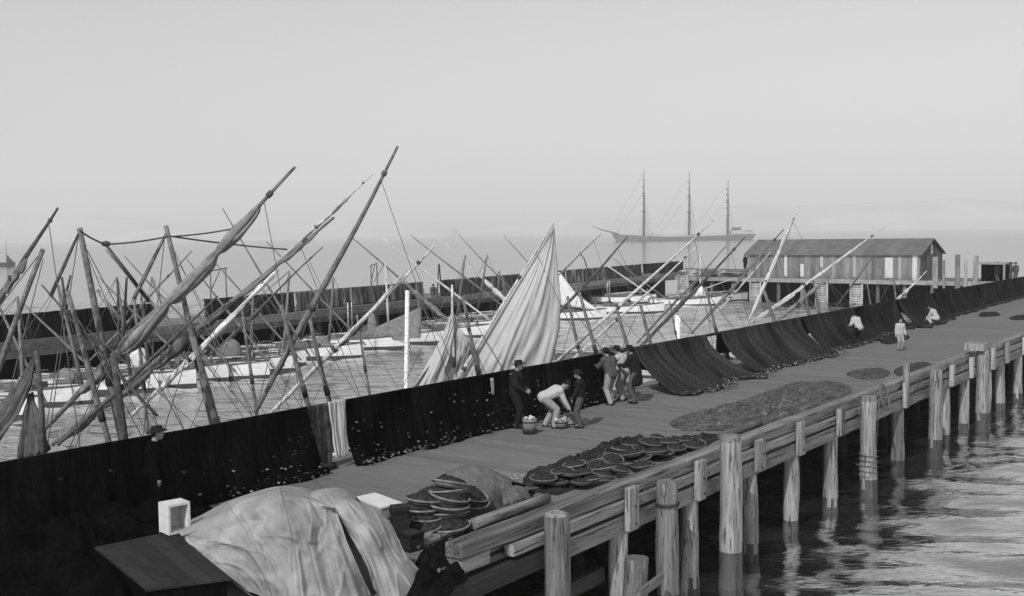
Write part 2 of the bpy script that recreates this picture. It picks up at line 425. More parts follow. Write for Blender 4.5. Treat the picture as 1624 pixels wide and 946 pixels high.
s = s_at(1085, 10.2); tag(MB().tube([pl(s - .25, 10.2, -.6), pl(s, 10.22, .7), pl(s + .2, 10.25, 1.75)], [.10, .09, .05], 9, .7).build('strut', M_pile), 'leaning split strut between the banded pile and the tallest pile', 'strut')
# a post rising above the kerb, a hoop leaning on it
s = s_at(1437, 10.35)
t = tag(MB().tube([pl(s, 10.5 - .16, z) for z in (DECK - .3, DECK + .5, DECK + 1.0)], [.11, .10, .095], 10).build('mooring_post', M_pile), 'slim weathered post standing up above the kerb, taller than every pile head', 'post')
s = s_at(1392, 10.45)
hp = MB(); hp.tube([pl(s + .30 * math.cos(a), 10.25 + .1 * math.sin(a), DECK + .25 + .36 * math.sin(a)) for a in [k * 6.2832 / 28 for k in range(29)]], .035, 7, caps=False)
tag(hp.build('rope_hoop', M_rope), 'rope hoop hung over the kerb beside the rope-wound pile', 'hoop')
# slack ropes down the piles
def rope(a, b, sag, label, r=.014, cat='rope'):
    a, b = Vector(a), Vector(b)
    pts = [a.lerp(b, k / 16) - Z * sag * 4 * (k / 16) * (1 - k / 16) for k in range(17)]
    return tag(MB().tube(pts, r, 5).build('rope', M_rope), label, cat)
rope(pl(s_at(1345, 10.2), 9.98, 1.3), pl(s_at(1378, 10.1), 9.83, 1.15), .12, 'slack mooring rope looped from a scarfed pile to the rope-wound pile')
rope(pl(s_at(1400, 10.1), 10.2, 2.7), pl(s_at(1392, 10.1), 10.2, .2), .1, 'dark rope hanging down to the water behind the rope-wound pile', .02)

# ------------------------------------------------------------------ near fence and its nets
RAILZ = DECK + 1.42
fence = thing('drying_fence', 'long rail fence for drying nets along the near pier', 'fence', pl(30, P_FENCE, DECK))
m = MB(); pts = []; s = S0
while s < S1: pts.append(pl(s, P_FENCE + .02 * nz3(s), RAILZ + .03 * nz3(s * .4, 3))); s += 1.4
m.tube(pts, .055, 8); m.build('rail', M_timberdark, fence)
s = -3.5
while s < 120:
    MB().tube([pl(s, P_FENCE + .11, DECK), pl(s, P_FENCE + .11, RAILZ + .02)], [.07, .06], 8, rnd.uniform(.7, 1.3)).build('post', M_timberdark, fence); s += 2.6

def net(sa, sb, label, material, flare=0.35, seed=0, group='nets hung on the near fence', floats=120, tone=1.0, back=0.9, foldamp=1.0, pile=.35, jag=0.0, fmin=0.0):
    if flare < .6: sb += .12; sa -= .05
    t = thing('fishing_net', label, 'net', pl((sa + sb) / 2, P_FENCE, DECK), 0, group)
    L = sb - sa; nu = int(max(24, L * 16)); m = MB(); floats = int(floats * .75)
    def drop(s, b):   # b 0..1 from the rail to the deck
        f = nz3(s * 1.1, seed, b * .4) * .55 + nz3(s * 3.1, seed + 5, b * .7) * .3 + nz3(s * 7.5, seed + 9, b) * .16
        fl = flare * (1 + .38 * nz3(s * .45, seed) + .16 * nz3(s * 1.9, seed + 3) * b)
        out = fl * (b ** 1.7) * (1 + .12 * nz3(s * 1.7, seed + 7)) + f * .27 * foldamp * (0.10 + b)
        z = RAILZ + .065 + .03 * nz3(s * .4, 3) - (RAILZ - DECK) * (1 - (1 - b) ** 1.12) * (1.0) - .04 * b
        z = max(z, DECK + .02 + .05 * (1 + nz3(s * 5, seed)) * (b > .9))
        return s + .12 * nz3(s * .8, b * 1.5, seed) + fl * .10 * b, P_FENCE - .07 - max(out, -.02), z + jag * nz3(s * 2, seed)
    nf, nb = 22, 8
    def fn(u, v):
        s = sa + L * u; k = v * (nf + nb)
        if k < nb:      # the side towards the basin
            b = 1 - k / nb
            return pl(s, P_FENCE + .07 + .07 * b + .05 * nz3(s * 3, b, seed + 2), RAILZ + .06 + .03 * nz3(s * .4, 3) - back * b * (1 + .2 * nz3(s, seed)))
        b = (k - nb) / nf
        ss, p, z = drop(s, b); return pl(ss, p, z)
    def tf(u, v):
        s = (sa + L * u); q = 1 + .8 * nz3(s * 9 + v * 2, seed, v * 1.4) + .55 * nz3(s * 2.3, seed + 4, v) + .8 * nz3(s * .8 + v, seed + 6, v * 1.5)
        return tone * max(.25, q)
    m.grid(fn, nu, nf + nb, tfn=tf)
    m.build('mesh_curtain', material, t)
    # the foot rope bundle with its corks
    r_ = random.Random(seed + 1)
    fm = MB(); pts = []
    for k in range(int(L * 5) + 2):
        s = sa + L * k / (int(L * 5) + 1); ss, p, z = drop(s, 1.0)
        pts.append(pl(ss, p - .05, DECK + .06))
    fm.tube(pts, .10, 8, rfn=lambda i, k, n, sg: 1 + .6 * nz3(i * .7, k * 1.3, seed)); fm.build('foot_bundle', material, t)
    if floats:
        cm = MB()
        for k in range(floats):
            s = r_.uniform(sa, sb); b = 1.0 if r_.random() > fmin else 1 - .75 * r_.random() ** 1.8
            ss, p, z = drop(s, b)
            q = pl(ss, p - .06 - (r_.random() ** 1.7) * pile * (b == 1.0), max(z, DECK) + r_.uniform(.01, .07))
            cm.ball(q, r_.uniform(.010, .034), 6, 4, (1, 1.5, .75), r_.choice((.06, .1, .15, .25, .4, .8)), Matrix.Rotation(r_.random() * 6, 3, 'Z'))
        tag(cm.build('cork_floats', M_cork, t), kind='stuff')
    return t
X = lambda px: s_at(px, P_FENCE)
net(S0 + 1, X(330), 'black tarred net on the near fence at far left, behind the dark-hatted man', M_net, .35, 1, floats=60, fmin=.7)
net(X(331), X(486), 'black tarred net between the dark-hatted man and the grey bundled net', M_net, .3, 2, floats=110, fmin=.6)
net(X(487), X(514), 'narrow grey bunched net beside the pale hanging cloth', M_net2, .12, 3, floats=0, tone=1.6, foldamp=.8)
net(X(541), X(650), 'black net just right of the pale hanging cloth', M_net, .25, 4, floats=180, fmin=.35)
net(X(650), X(803), 'black net ending at the post left of the standing hatted man', M_net, .3, 5, floats=220, fmin=.3, tone=1.2)
net(X(822), X(950), 'dark net behind the stooping man and the boy', M_net, .22, 6, floats=170, fmin=.45, tone=1.8)
net(X(1003), X(1118), 'broad fanned net sloping out over the deck right of the four leaning men', M_net2, 1.75, 7, floats=420, pile=.5, tone=.95)
net(X(1140), X(1268), 'fanned net with a long sloping skirt, right of the dark gap in the fence', M_net2, 1.55, 8, floats=380, pile=.5, tone=.85)
net(X(1271), X(1352), 'fanned dark net on the fence just left of the white-shirted mender', M_net2, 1.15, 9, floats=220, tone=.6, foldamp=1.6)
net(X(1356), X(1418), 'dark net hanging beside the white-shirted mender', M_net2, .8, 10, floats=80, tone=.5, foldamp=1.8)
net(X(1421), X(1476), 'dark net drawn up in a slanting fold left of the white-smocked squatter', M_net2, 1.1, 11, floats=60, tone=.5, foldamp=1.8)
net(X(1479), X(1545), 'dark net right of the white-smocked squatter', M_net2, .5, 12, floats=40, tone=.5, foldamp=1.6)
net(X(1550), X(1700), 'farthest dark net on the near fence, at the right edge', M_net2, .3, 13, floats=40, tone=.5)
# pale cloth over the rail
t = thing('hanging_cloth', 'ragged pale cloth hung over the fence rail between black nets', 'cloth', pl(X(527), P_FENCE, DECK))
m = MB(); sa, sb = X(513), X(541)
def clothf(u, v):
    s = sa + (sb - sa) * (u + (.08 * nz3(u * 3, v * 3) + (.3 * (u - .5)) * -v * .9))
    return pl(s, P_FENCE - .12 - .05 * nz3(u * 9, v) - .12 * v, RAILZ + .09 - v * 1.25 * (1 + .12 * nz3(u * 7, 3)))
m.grid(clothf, 26, 26, tfn=lambda u, v: 1 + .3 * nz3(u * 9, v * 2)); m.build('cloth', M_canvas, t, .012)
# small rags in the fence
def rag(px, py, h, w_, label, material=M_canvas, dp=-.15):
    s = s_at(px, P_FENCE + dp, py); q = on_plane(px, py, N * (P_FENCE + dp), N)
    m = MB(); m.grid(lambda u, v: pl(s + w_ * (u - .5) * (1 - .3 * v) + .05 * v, P_FENCE + dp - .03 * nz3(u * 5, v * 3, px), q.z - h * v), 6, 8)
    return tag(m.build('rag', material, None, .01), label, 'rag')
rag(780, 600, .45, .14, 'white rag hanging on the fence left of the standing hatted man')
rag(1145, 570, .4, .2, 'pale rag in the dark gap between the fanned nets')

# ------------------------------------------------------------------ far pier, its fence and nets
TH2 = R(29.5); U2 = Vector((math.sin(TH2), math.cos(TH2), 0)); N2 = Vector((-math.cos(TH2), math.sin(TH2), 0))
O2 = Vector((-6.8, 88.8, 0))
def fp(s, p, z): return O2 + U2 * s + N2 * p + Z * z
def s2_at(px, p=0.0, py=470):
    return (on_plane(px, py, O2 + N2 * p, N2) - O2).dot(U2)
FS0, FS1 = -62.0, 59.0
fpier = thing('far_pier', 'far plank pier across the basin with a black underside', 'pier', fp(0, 2.5, 0), 0)
m = MB(); s = FS0
while s < FS1:
    m.hexa([fp(s, 5, DECK - .1), fp(s, .12, DECK - .1), fp(s + .39, .12, DECK - .1), fp(s + .39, 5, DECK - .1),
            fp(s, 5, DECK), fp(s, .12, DECK), fp(s + .39, .12, DECK), fp(s + .39, 5, DECK)], rnd.uniform(.8, 1.2)); s += .4
m.build('deck', M_fardeck, fpier)
m = MB(); s = FS0
while s < FS1:
    m.beam(fp(s, 0, DECK - .18), fp(min(s + 7.9, FS1), 0, DECK - .18), .22, .5, rnd.uniform(1.0, 1.7)); s += 8
m.build('edge_beam', M_fardeck, fpier)
m = MB(); s = FS0
while s < FS1:
    m.beam(fp(s, .02, DECK - .62), fp(min(s + 9.9, FS1), .02, DECK - .62), .2, .36, rnd.uniform(.6, 1.1)); s += 10
m.build('stringer', M_fardeck, fpier)
for k, s in enumerate([FS0 + 1 + 3.4 * j for j in range(32)]):
    MB().tube([fp(s, .3, -1.5), fp(s + .05, .3, .6), fp(s, .3, DECK - .5)], [.21, .2, .19], 8, rnd.uniform(.25, .9)).build('pile', M_farpile, fpier)
m = MB()
for s in [FS0 + 2 + 3.4 * j for j in range(32)]:
    for p in (2.0, 4.4): m.tube([fp(s, p, -1.5), fp(s, p, DECK - .1)], .2, 8)
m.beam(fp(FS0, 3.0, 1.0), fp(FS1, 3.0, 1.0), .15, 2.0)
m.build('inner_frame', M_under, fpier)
FR = DECK + 1.36
ffence = thing('far_fence', 'long net-drying fence on the far pier', 'fence', fp(0, .35, DECK))
def fgap(s): return s2_at(250) < s < s2_at(327) or s2_at(676) < s < s2_at(700)
m = MB()
for a, b in ((FS0, s2_at(250)), (s2_at(327), s2_at(676)), (s2_at(700), s2_at(1086))):
    m.tube([fp(a, .35, FR), fp((a + b) / 2, .35, FR + .03), fp(b, .35, FR)], .05, 6)
m.build('rail', M_spar, ffence)
s = FS0 + 1
while s < s2_at(1086):
    if not fgap(s): MB().tube([fp(s, .42, DECK), fp(s, .42, FR + .05)], .06, 6, rnd.uniform(.8, 1.6)).build('post', M_spar, ffence)
    s += 2.2
def farnet(pa, pb, label, tone=1.0, seed=0, low=0.0):
    sa, sb = s2_at(pa), s2_at(pb); L = sb - sa; m = MB()
    def fn(u, v):
        s = sa + L * u
        f = nz3(s * 2.1, seed, v) * .6 + nz3(s * .6, seed + 3) * .5
        return fp(s, .26 - .12 * f * v - .1 * v, FR + .07 - (1.44 - low) * v + .04 * nz3(s * 1.3, seed))
    m.grid(fn, int(max(12, L * 8)), 8, tfn=lambda u, v: tone * max(.25, 1 + 1.5 * nz3((sa + L * u) * 4.1, seed, v * .6) + .8 * nz3((sa + L * u) * .9, seed) + (1.4 if nz3((sa + L * u) * 2.3, seed + 9, v * .4) > .42 else 0)))
    return tag(m.build('fishing_net', M_farnet, None, .03), label, 'net', 'nets hung on the far fence')
farnet(-60, 248, 'black net along the far fence at the far left, behind the crowded masts', .35, 1)
farnet(328, 470, 'dark net on the far fence left of the tall bare yard', 1.0, 2)
farnet(472, 560, 'streaked grey net on the far fence just right of the tall bare yard', 3.4, 3, .1)
farnet(561, 675, 'grey streaked net on the far fence left of the seated man', 3.0, 4, .1)
farnet(701, 800, 'dark net on the far fence behind the crossed yards left of the big sail', 2.4, 5)
farnet(801, 900, 'dark net on the far fence mostly behind the big sail', 2.6, 6)
farnet(901, 960, 'ragged pale and dark net on the far fence just right of the big sail', 3.6, 7, .05)
farnet(961, 1020, 'dark net at the right end of the far fence', 2.2, 8)
farnet(1023, 1086, 'black low net at the far end of the far pier, beside the stacked cribbing', 1.2, 9, .3)
# bits standing on the far pier
def ladder(px, py0, py1, label):
    t = None; s = s2_at(px, -.15); a = on_plane(px, py0, O2 - N2 * .15, N2).z; b = on_plane(px, py1, O2 - N2 * .15, N2).z
    t = thing('ladder', label, 'ladder', fp(s, -.15, b))
    for d in (-.22, .22): MB().tube([fp(s + d, -.16, a), fp(s + d, -.16, b)], .04, 6, 1.3).build('rail', M_sparlight, t)
    m = MB(); z = b + .15
    while z < a - .1: m.tube([fp(s - .22, -.16, z), fp(s + .22, -.16, z)], .025, 5, 1.2); z += .3
    m.build('rungs', M_spar, t)
ladder(554, 480, 524, 'pale ladder on the far pier left of the grey boom awning')
ladder(965, 446, 484, 'pale ladder on the far pier right of the big sail')
def trestle(px, p, h, w_, label):
    s = s2_at(px, p); t = thing('trestle', label, 'frame', fp(s, p, DECK), 0, 'wooden frames standing on the far pier')
    for d in (-w_, w_): MB().tube([fp(s + d, p, DECK), fp(s + d * .9, p, DECK + h)], .05, 6).build('post', M_spar, t)
    MB().tube([fp(s - w_ * 1.1, p, DECK + h - .05), fp(s + w_ * 1.1, p, DECK + h + .1)], .045, 6).build('crossbar', M_spar, t)
    MB().tube([fp(s - w_, p, DECK + h * .55), fp(s + w_ * .2, p, DECK + h * .98)], .035, 6).build('brace', M_spar, t)
trestle(594, 2.2, 2.9, .42, 'upright frame on the far pier right of the tall bare yard')
trestle(347, 2.2, 3.1, .75, 'braced frame on the far pier behind the ragged-topped yard, left of the light canvas end')
def aframe(px, p, h, label):
    s = s2_at(px, p); t = thing('sheerlegs', label, 'frame', fp(s, p, DECK))
    for d in (-.35, .35): MB().tube([fp(s + d, p, DECK), fp(s + d * .1, p, DECK + h)], .06, 6).build('leg', M_spardark, t)
aframe(697, 2.4, 2.7, 'small two-legged sheerlegs on the far pier above the seated man')
t = thing('bent_post', 'bent post with a knob on the far pier right of the big sail', 'post', fp(s2_at(932, 2), 2, DECK))
MB().tube([fp(s2_at(932, 2), 2, DECK), fp(s2_at(931, 2), 2, DECK + 1.5), fp(s2_at(927, 2), 2, DECK + 2.4), fp(s2_at(921, 2), 2, DECK + 2.9)], [.07, .07, .06, .06], 6).build('shaft', M_spar, t)
b_ = MB(); b_.ball(fp(s2_at(921, 2), 2, DECK + 2.95), .16); b_.build('knob', M_spar, t)
# timber and gear at the end of the far pier
rs = random.Random(8)
for k, (px, lab) in enumerate([(1045, 'dark crate of gear left of the stacked pier cribbing'), (1064, 'second dark crate of gear, close to the cribbing')]):
    s = s2_at(px, 1.2)
    t = thing('gear_crate', lab, 'crate', fp(s, 1.2, DECK))
    MB().obox(fp(s, 1.2, DECK + .5), U2 * 1.4, N2 * .6, Z * .5, .7).build('body', M_fardeck, t)
    b_ = MB()
    for d in (-1.1, 0, 1.1): b_.obox(fp(s + d, .57, DECK + .5), U2 * .07, N2 * .025, Z * .48, 1.5)
    b_.obox(fp(s, 1.2, DECK + 1.03), U2 * 1.45, N2 * .65, Z * .03, 1.5)
    b_.build('battens', M_fardeck, t)

# ------------------------------------------------------------------ cross pier with the shed
O3 = on_z(1083, 440, DECK); O3.z = 0
U3 = Vector((.757, -.653, 0)).normalized(); N3 = Vector((U3.y * -1, U3.x, 0))   # N3 points away from the camera
def cp(s, p, z): return O3 + U3 * s + N3 * p + Z * z
cpier = thing('cross_pier', 'short cross pier closing the basin under the long shed', 'pier', cp(14, 3, 0))
CL = 36.0
m = MB(); s = -1.0
while s < CL:
    m.hexa([cp(s, 0.1, DECK - .1), cp(s + .39, 0.1, DECK - .1), cp(s + .39, 9, DECK - .1), cp(s, 9, DECK - .1),
            cp(s, 0.1, DECK), cp(s + .39, 0.1, DECK), cp(s + .39, 9, DECK), cp(s, 9, DECK)], rnd.uniform(.8, 1.2)); s += .4
m.build('deck', M_fardeck, cpier)
MB().beam(cp(-1, 0, DECK - .14), cp(CL, 0, DECK - .14), .2, .42, 1.5).build('edge_beam', M_fardeck, cpier)
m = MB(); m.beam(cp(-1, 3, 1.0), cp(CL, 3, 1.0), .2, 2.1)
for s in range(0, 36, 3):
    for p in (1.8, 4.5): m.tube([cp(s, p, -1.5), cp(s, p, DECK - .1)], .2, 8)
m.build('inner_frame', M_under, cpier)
for k in range(13):
    MB().tube([cp(.8 + 2.7 * k, .35, -1.5), cp(.8 + 2.7 * k, .35, DECK - .35)], .2, 8, rnd.uniform(.4, 1)).build('pile', M_farpile, cpier)
def s3_at(px, py=460): return (on_plane(px, py, O3, N3) - O3).dot(U3)
for px in (1085, 1200, 1305, 1360):      # boxed cribs of stacked logs standing out under the edge
    s = s3_at(px); c = MB(); z = .15 if px > 1100 else .6
    while z < DECK + (-.45 if px > 1100 else .3):
        c.tube([cp(s - .55, -.35, z), cp(s + .55, -.35, z)], .12, 7, rnd.uniform(1.5, 2.4)); z += .235
    for d in (-.6, .6): c.tube([cp(s + d, -.3, -1.4), cp(s + d, -.3, z)], .1, 7, 2.0)
    c.build('crib', M_farpile, cpier)
shed = thing('wharf_shed', 'long low board shed with a gabled roof on the cross pier', 'shed', cp(14, 3, DECK))
ss0, ss1 = s3_at(1182), s3_at(1456); sp0, sp1 = .5, 6.4; EH = 2.55; RH = 4.05
m = MB(); s = ss0; rb = random.Random(5)
while s < ss1:        # front boards
    wd = min(rb.uniform(.28, .5), ss1 - s + .001); m.obox(cp(s + wd / 2, sp0, DECK + EH / 2), U3 * (wd / 2 - .008), N3 * (.02 + .015 * rb.random()), Z * EH / 2, rb.choice((.7, .85, .95, 1, 1, 1.05, 1.1, 1.2, 1.4))); s += wd
pr = sp0
while pr < sp1:       # gable end boards
    wd = .4; pm_ = pr + wd / 2; hh = EH + (RH - EH) * (1 - abs(pm_ - (sp0 + sp1) / 2) / ((sp1 - sp0) / 2)) - .12
    m.obox(cp(ss1, pm_, DECK + hh / 2), N3 * (wd / 2 - .006), U3 * .02, Z * hh / 2, rb.choice((.6, .7, .8, .9)))
    m.obox(cp(ss0, pm_, DECK + hh / 2), N3 * (wd / 2 - .006), U3 * .02, Z * hh / 2, rb.choice((.7, .9, 1.1))); pr += wd
m.obox(cp((ss0 + ss1) / 2, sp1, DECK + EH / 2), U3 * ((ss1 - ss0) / 2 - .05), N3 * .03, Z * EH / 2)
m.build('wall', M_shedwall, shed)
m = MB(); md = (sp0 + sp1) / 2
for a, b in ((sp0 - .3, md), (sp1 + .3, md)):
    za, zb = DECK + EH - .04, DECK + RH
    s = ss0 - .3
    while s < ss1 + .3:
        e = min(s + 1.2, ss1 + .3)
        q = [cp(s, a, za), cp(e, a, za), cp(e, b, zb), cp(s, b, zb)]
        if a > b: q = [q[1], q[0], q[3], q[2]]
        m.hexa(q + [v + Z * .08 for v in q], rb.uniform(.9, 1.1)); s = e
m.build('roof', M_shedroof, shed)
for px, h0, h1, wd in ((1243, .1, 1.0, .32), (1269, .1, .62, .4), (1352, .12, .98, .3), (1407, .1, .9, .8), (1424, .05, .95, .3), (1448, .0, 1.0, .45), (1300, .5, .95, .3)):
    s = s3_at(px, 430); b_ = MB(); b_.obox(cp(s, sp0 - .05, DECK + EH * (h0 + h1) / 2), U3 * wd / 2, N3 * .015, Z * EH * (h1 - h0) / 2, rb.uniform(.45, .8))
    b_.build('whitewashed_board', M_box, shed)
b_ = MB(); b_.obox(cp(ss1 + .05, md, DECK + RH - 1.0), N3 * .2, U3 * .02, Z * .45); b_.build('gable_slit', M_box, shed)
# jumble of boards and rails at the left end of the cross pier
for k, (px, lab) in enumerate([(1105, 'low stack of weathered boards at the left end of the cross pier'), (1150, 'jumble of boards against the left end of the shed')]):
    t = thing('board_stack', lab, 'lumber', cp(s3_at(px), 2.5, DECK)); s = s3_at(px); b_ = MB()
    for q in range(14):
        z = DECK + .1 + .11 * (q // 2)
        b_.obox(cp(s + rs.uniform(-.5, .5), 2.2 + rs.uniform(-.4, .4), z), (U3 + N3 * rs.uniform(-.25, .25)).normalized() * rs.uniform(1.0, 1.7), N3 * .14, Z * .045, rs.uniform(.5, 1.7))
    b_.build('boards', M_fardeck, t)
t = thing('hand_rail', 'plain hand rail along the left end of the cross pier', 'rail', cp(3, .5, DECK))
MB().tube([cp(0, .4, DECK + .95), cp(ss0, .4, DECK + .95)], .06, 6, 1.2).build('bar', M_spar, t)
for k in range(4): MB().tube([cp(.2 + k * 2.2, .4, DECK), cp(.2 + k * 2.2, .4, DECK + .98)], .05, 6, 1.3).build('post', M_spar, t)
# posts and boards at the right end of the cross pier, beside the near fence
for k, (px, h, wd, tn, lab) in enumerate([(1487, 2.4, .5, 1.3, 'broad pale board standing upright right of the shed'), (1500, 2.1, .22, 1.0, 'narrow grey upright right of the shed'), (1521, 2.6, .45, .8, 'tall grey board standing between the shed and the boat frames'),
                                   (1533, 2.1, .3, 1.6, 'short pale board before the dark opening'), (1549, 2.5, .4, 1.2, 'last pale board right of the shed')]):
    s = s3_at(px, 430); q = MB(); q.obox(cp(s, -.6 + .1 * k, DECK - .3 + h / 2), U3 * wd / 2, N3 * .05, Z * (h / 2 + .3), tn)
    tag(q.build('upright_board', M_farpile, None), lab, 'board', 'upright boards right of the shed')
bl = thing('lean_to', 'low dark open lean-to at the right end of the cross pier', 'shed', cp(s3_at(1563), 1, DECK)); s = s3_at(1563, 430)
b_ = MB(); b_.obox(cp(s, 2.2, DECK + 1.72), U3 * 1.5, N3 * 1.2, Z * .07, 1.6); b_.build('roof', M_fardeck, bl)
b_ = MB()
for d in (-1.35, 1.35): b_.obox(cp(s + d, 1.05, DECK + .8), U3 * .09, N3 * .09, Z * .85, 1.4)
b_.build('posts', M_fardeck, bl)
b_ = MB(); b_.obox(cp(s, 3.2, DECK + .8), U3 * 1.4, N3 * .06, Z * .84); b_.build('back_wall', M_under, bl)

# ------------------------------------------------------------------ boats
HULL = {}
def hull_meshes(L, B, mat_):
    key = (round(L, 1), mat_.name)
    def hb(t): return B / 2 * max(0.0, (math.sin(math.pi * min(1, (t * .86 + .16))) ** .62)) if t < .98 else 0.02
    def sheer(t): return .62 + .12 * (1 - t) ** 2 + .42 * max(0, t - .35) ** 1.6 * 1.5
    nst = 26
    prof = [(0, -.38), (.45, -.34), (.8, -.15), (.93, .0), (.955, .13), (.96, .16), (.99, .45), (1.0, 1.0)]
    m = MB()
    def pt(i, j, side):
        t = i / nst; x = -L / 2 + L * t
        r, z = prof[j]; zz = z if j < 6 else (sheer(t) * (.55 if j == 6 else 1.0))
        return Vector((x, side * (hb(t) * r + .0), zz if j else -.38))
    for side in (1, -1):
        vs = [pt(i, j, side) for i in range(nst + 1) for j in range(len(prof))]
        k = len(prof); fs = []; tn = []
        for i in range(nst):
            for j in range(k - 1):
                a = (i * k + j, (i + 1) * k + j, (i + 1) * k + j + 1, i * k + j + 1)
                fs.append(a if side < 0 else a[::-1]); tn.append(.06 if j < 5 else 1.0)
        m.add(vs, fs, tn, True)
    k = len(prof)     # transom
    va = [pt(0, j, 1) for j in range(k)] + [pt(0, j, -1) for j in reversed(range(k))]
    m.add(va, [tuple(range(len(va)))], .95)
    rail = MB()
    for side in (1, -1):
        rail.tube([Vector((-L / 2 + L * i / nst, side * (hb(i / nst) + .015), sheer(i / nst) + .01)) for i in range(nst + 1)], .035, 6)
    dk = MB()
    dk.grid(lambda u, v: Vector((-L / 2 + L * (u * .985), (v * 2 - 1) * hb(u * .985) * .985, sheer(u * .985) - .09 + .05 * (1 - (v * 2 - 1) ** 2))), 24, 8, tfn=lambda u, v: 1 + .4 * nz3(v * 14, u * 2))
    co = MB(); zc = .78; a0, a1, hw = -L * .27, L * .12, B * .27
    for (xa, ya, xb, yb) in ((a0, -hw, a1, -hw), (a1, -hw, a1, hw), (a1, hw, a0, hw), (a0, hw, a0, -hw)):
        co.beam((xa, ya, zc), (xb, yb, zc), .05, .3)
    th = MB()
    for x in (a0 + .5, (a0 + a1) / 2, a1 - .4): th.obox((x, 0, .74), Vector((.12, 0, 0)), Vector((0, hw * .97, 0)), Vector((0, 0, .025)))
    th.obox(((a0 + a1) / 2, 0, .62), Vector(((a1 - a0) / 2 - .05, 0, 0)), Vector((0, hw - .05, 0)), Vector((0, 0, .01)), .3)
    ru = MB(); ru.obox((-L / 2 - .12, 0, .15), Vector((.12, 0, 0)), Vector((0, .03, 0)), Vector((0, 0, .6)))
    ru.tube([Vector((-L / 2 - .1, 0, .78)), Vector((-L / 2 + .5, .1, .95)), Vector((-L / 2 + 1.1, .15, .98))], .03, 6)
    return dict(hull=(m, mat_), rail=(rail, M_spardark), deck=(dk, M_boatdeck), coaming=(co, M_spar), thwarts=(th, M_boatdeck), rudder=(ru, M_spar))
def base_boat(name, label, loc, ang, group, mat_, L=7.2, B=2.3):
    key = mat_.name
    if key not in HULL:
        HULL[key] = {k: (mb.build(k, mt).data) for k, (mb, mt) in hull_meshes(L, B, mat_).items()}
        for o in list(scene.collection.objects):
            if o.type == 'MESH' and o.data in HULL[key].values(): bpy.data.objects.remove(o)
    t = thing(name, label, 'boat', loc, ang, group)
    for k, me in HULL[key].items():
        o = bpy.data.objects.new(k, me); scene.collection.objects.link(o); o.parent = t
    boat_gear(t)
    return t
GEAR = random.Random(17)
def boat_gear(t):
    M = MW[t.name]; g = MB(); sd_ = GEAR.random() * 50
    for q in range(2):
        c = Vector((GEAR.uniform(-2.2, 1.0), GEAR.uniform(-.3, .3), .78)); w_, h_ = GEAR.uniform(.4, .8), GEAR.uniform(.25, .55)
        g = MB(); g.grid(lambda u, v: M @ (c + Vector((math.cos(u * 6.2832) * w_ * v * (1 + .3 * nz3(u * 5, sd_)), math.sin(u * 6.2832) * w_ * .6 * v, h_ * (1 - v * v) * (1 + .5 * nz3(u * 6, v * 5, sd_)) - .05))), 18, 7, tfn=lambda u, v: 1 + .6 * nz3(u * 11, v * 7, sd_))
        g.build('net_pile', GEAR.choice((M_netgrey, M_net2, M_sailgrey, M_clothgrey)), t)
    for q in range(2):
        y = GEAR.uniform(-.75, .75); x = GEAR.uniform(-2.4, -1.0)
        MB().tube([M @ Vector((x, y, .92)), M @ Vector((x + 3.4, y * .6, 1.02 + GEAR.uniform(0, .2)))], .03, 6, 1.2).build('oar', M_sparlight, t)
    b_ = MB(); b_.tube([M @ Vector((2.6, 0, .9)), M @ Vector((2.65, 0, 1.5))], .07, 7); b_.build('bitt', M_spar, t)
def taper(a, b, n, r0_, rm, r1_, wob=.03, seed=0):
    pts = []; rad = []
    for i in range(n + 1):
        t = i / n
        pts.append(Vector(a).lerp(Vector(b), t) + Vector((nz3(t * 2, seed), nz3(t * 2, seed + 3), nz3(t * 2, seed + 7) - .6 * math.sin(t * math.pi))) * wob * 2)
        rad.append(r0_ + (rm - r0_) * (t / .4) if t < .4 else rm + (r1_ - rm) * ((t - .4) / .6))
    return pts, rad
def furl(parent, pts, t0, t1, r, seed, material, below=.7, name='furled_sail', lumps=1.0):
    n = 46; m = MB(); r_ = random.Random(int(seed * 10)); ns = 9
    def at(t):
        k = max(0, min(1, t)) * (len(pts) - 1); i = min(int(k), len(pts) - 2); return pts[i].lerp(pts[i + 1], k - i)
    ax = (pts[-1] - pts[0]).normalized(); sx = ax.cross(Z); sx = sx.normalized() if sx.length > .1 else Vector((1, 0, 0)); sz = sx.cross(ax)
    for q in range(ns):
        an0 = 6.283 * q / ns; e0 = t0 + (t1 - t0) * (.10 * r_.random() if q else 0); e1 = t1 - (t1 - t0) * (.16 * r_.random() if q else 0)
        P = []; rad = []; rr0 = r * r_.uniform(.38, .62); tn = r_.uniform(.65, 1.3)
        for i in range(n + 1):
            u = i / n; t = e0 + (e1 - e0) * u
            e = (min(1, u / .10) * min(1, (1 - u) / .12)) ** .5; gather = .75 + .35 * nz3(t * 9, seed) - .35 * max(0, math.sin(t * 34 + seed)) ** 8
            w_ = r * e * gather
            an = an0 + 1.3 * nz3(u * 2.5, q * 3.1, seed) + u * 1.2
            o = sx * (math.cos(an) * w_ * .62) + sz * (math.sin(an) * w_ * .62)
            P.append(at(t) + o - Z * (w_ * below + r * .5 * max(0, nz3(u * 6, q * 2.2, seed + 4)) * lumps)); rad.append(max(.012, rr0 * (.25 + .75 * e) * gather * (1 + .45 * nz3(u * 11, q * 1.7, seed))))
        m.tube(P, rad, 9, tn, True, rfn=lambda i, k, nn, sg: 1 + .38 * nz3(k * 1.3 + q * 3, i * .17, seed), tfn=lambda i, k, nn, sg: 1 + .35 * nz3(i * .22, q * 1.9, seed))
    return m.build(name, material, parent)
class Plane:
    def __init__(s, c, h): s.c = c; s.h = h; s.n = Vector((-h.y, h.x, 0))
    def at(s, px, py, off=0.0): return on_plane(px, py, s.c + s.n * off, s.n)
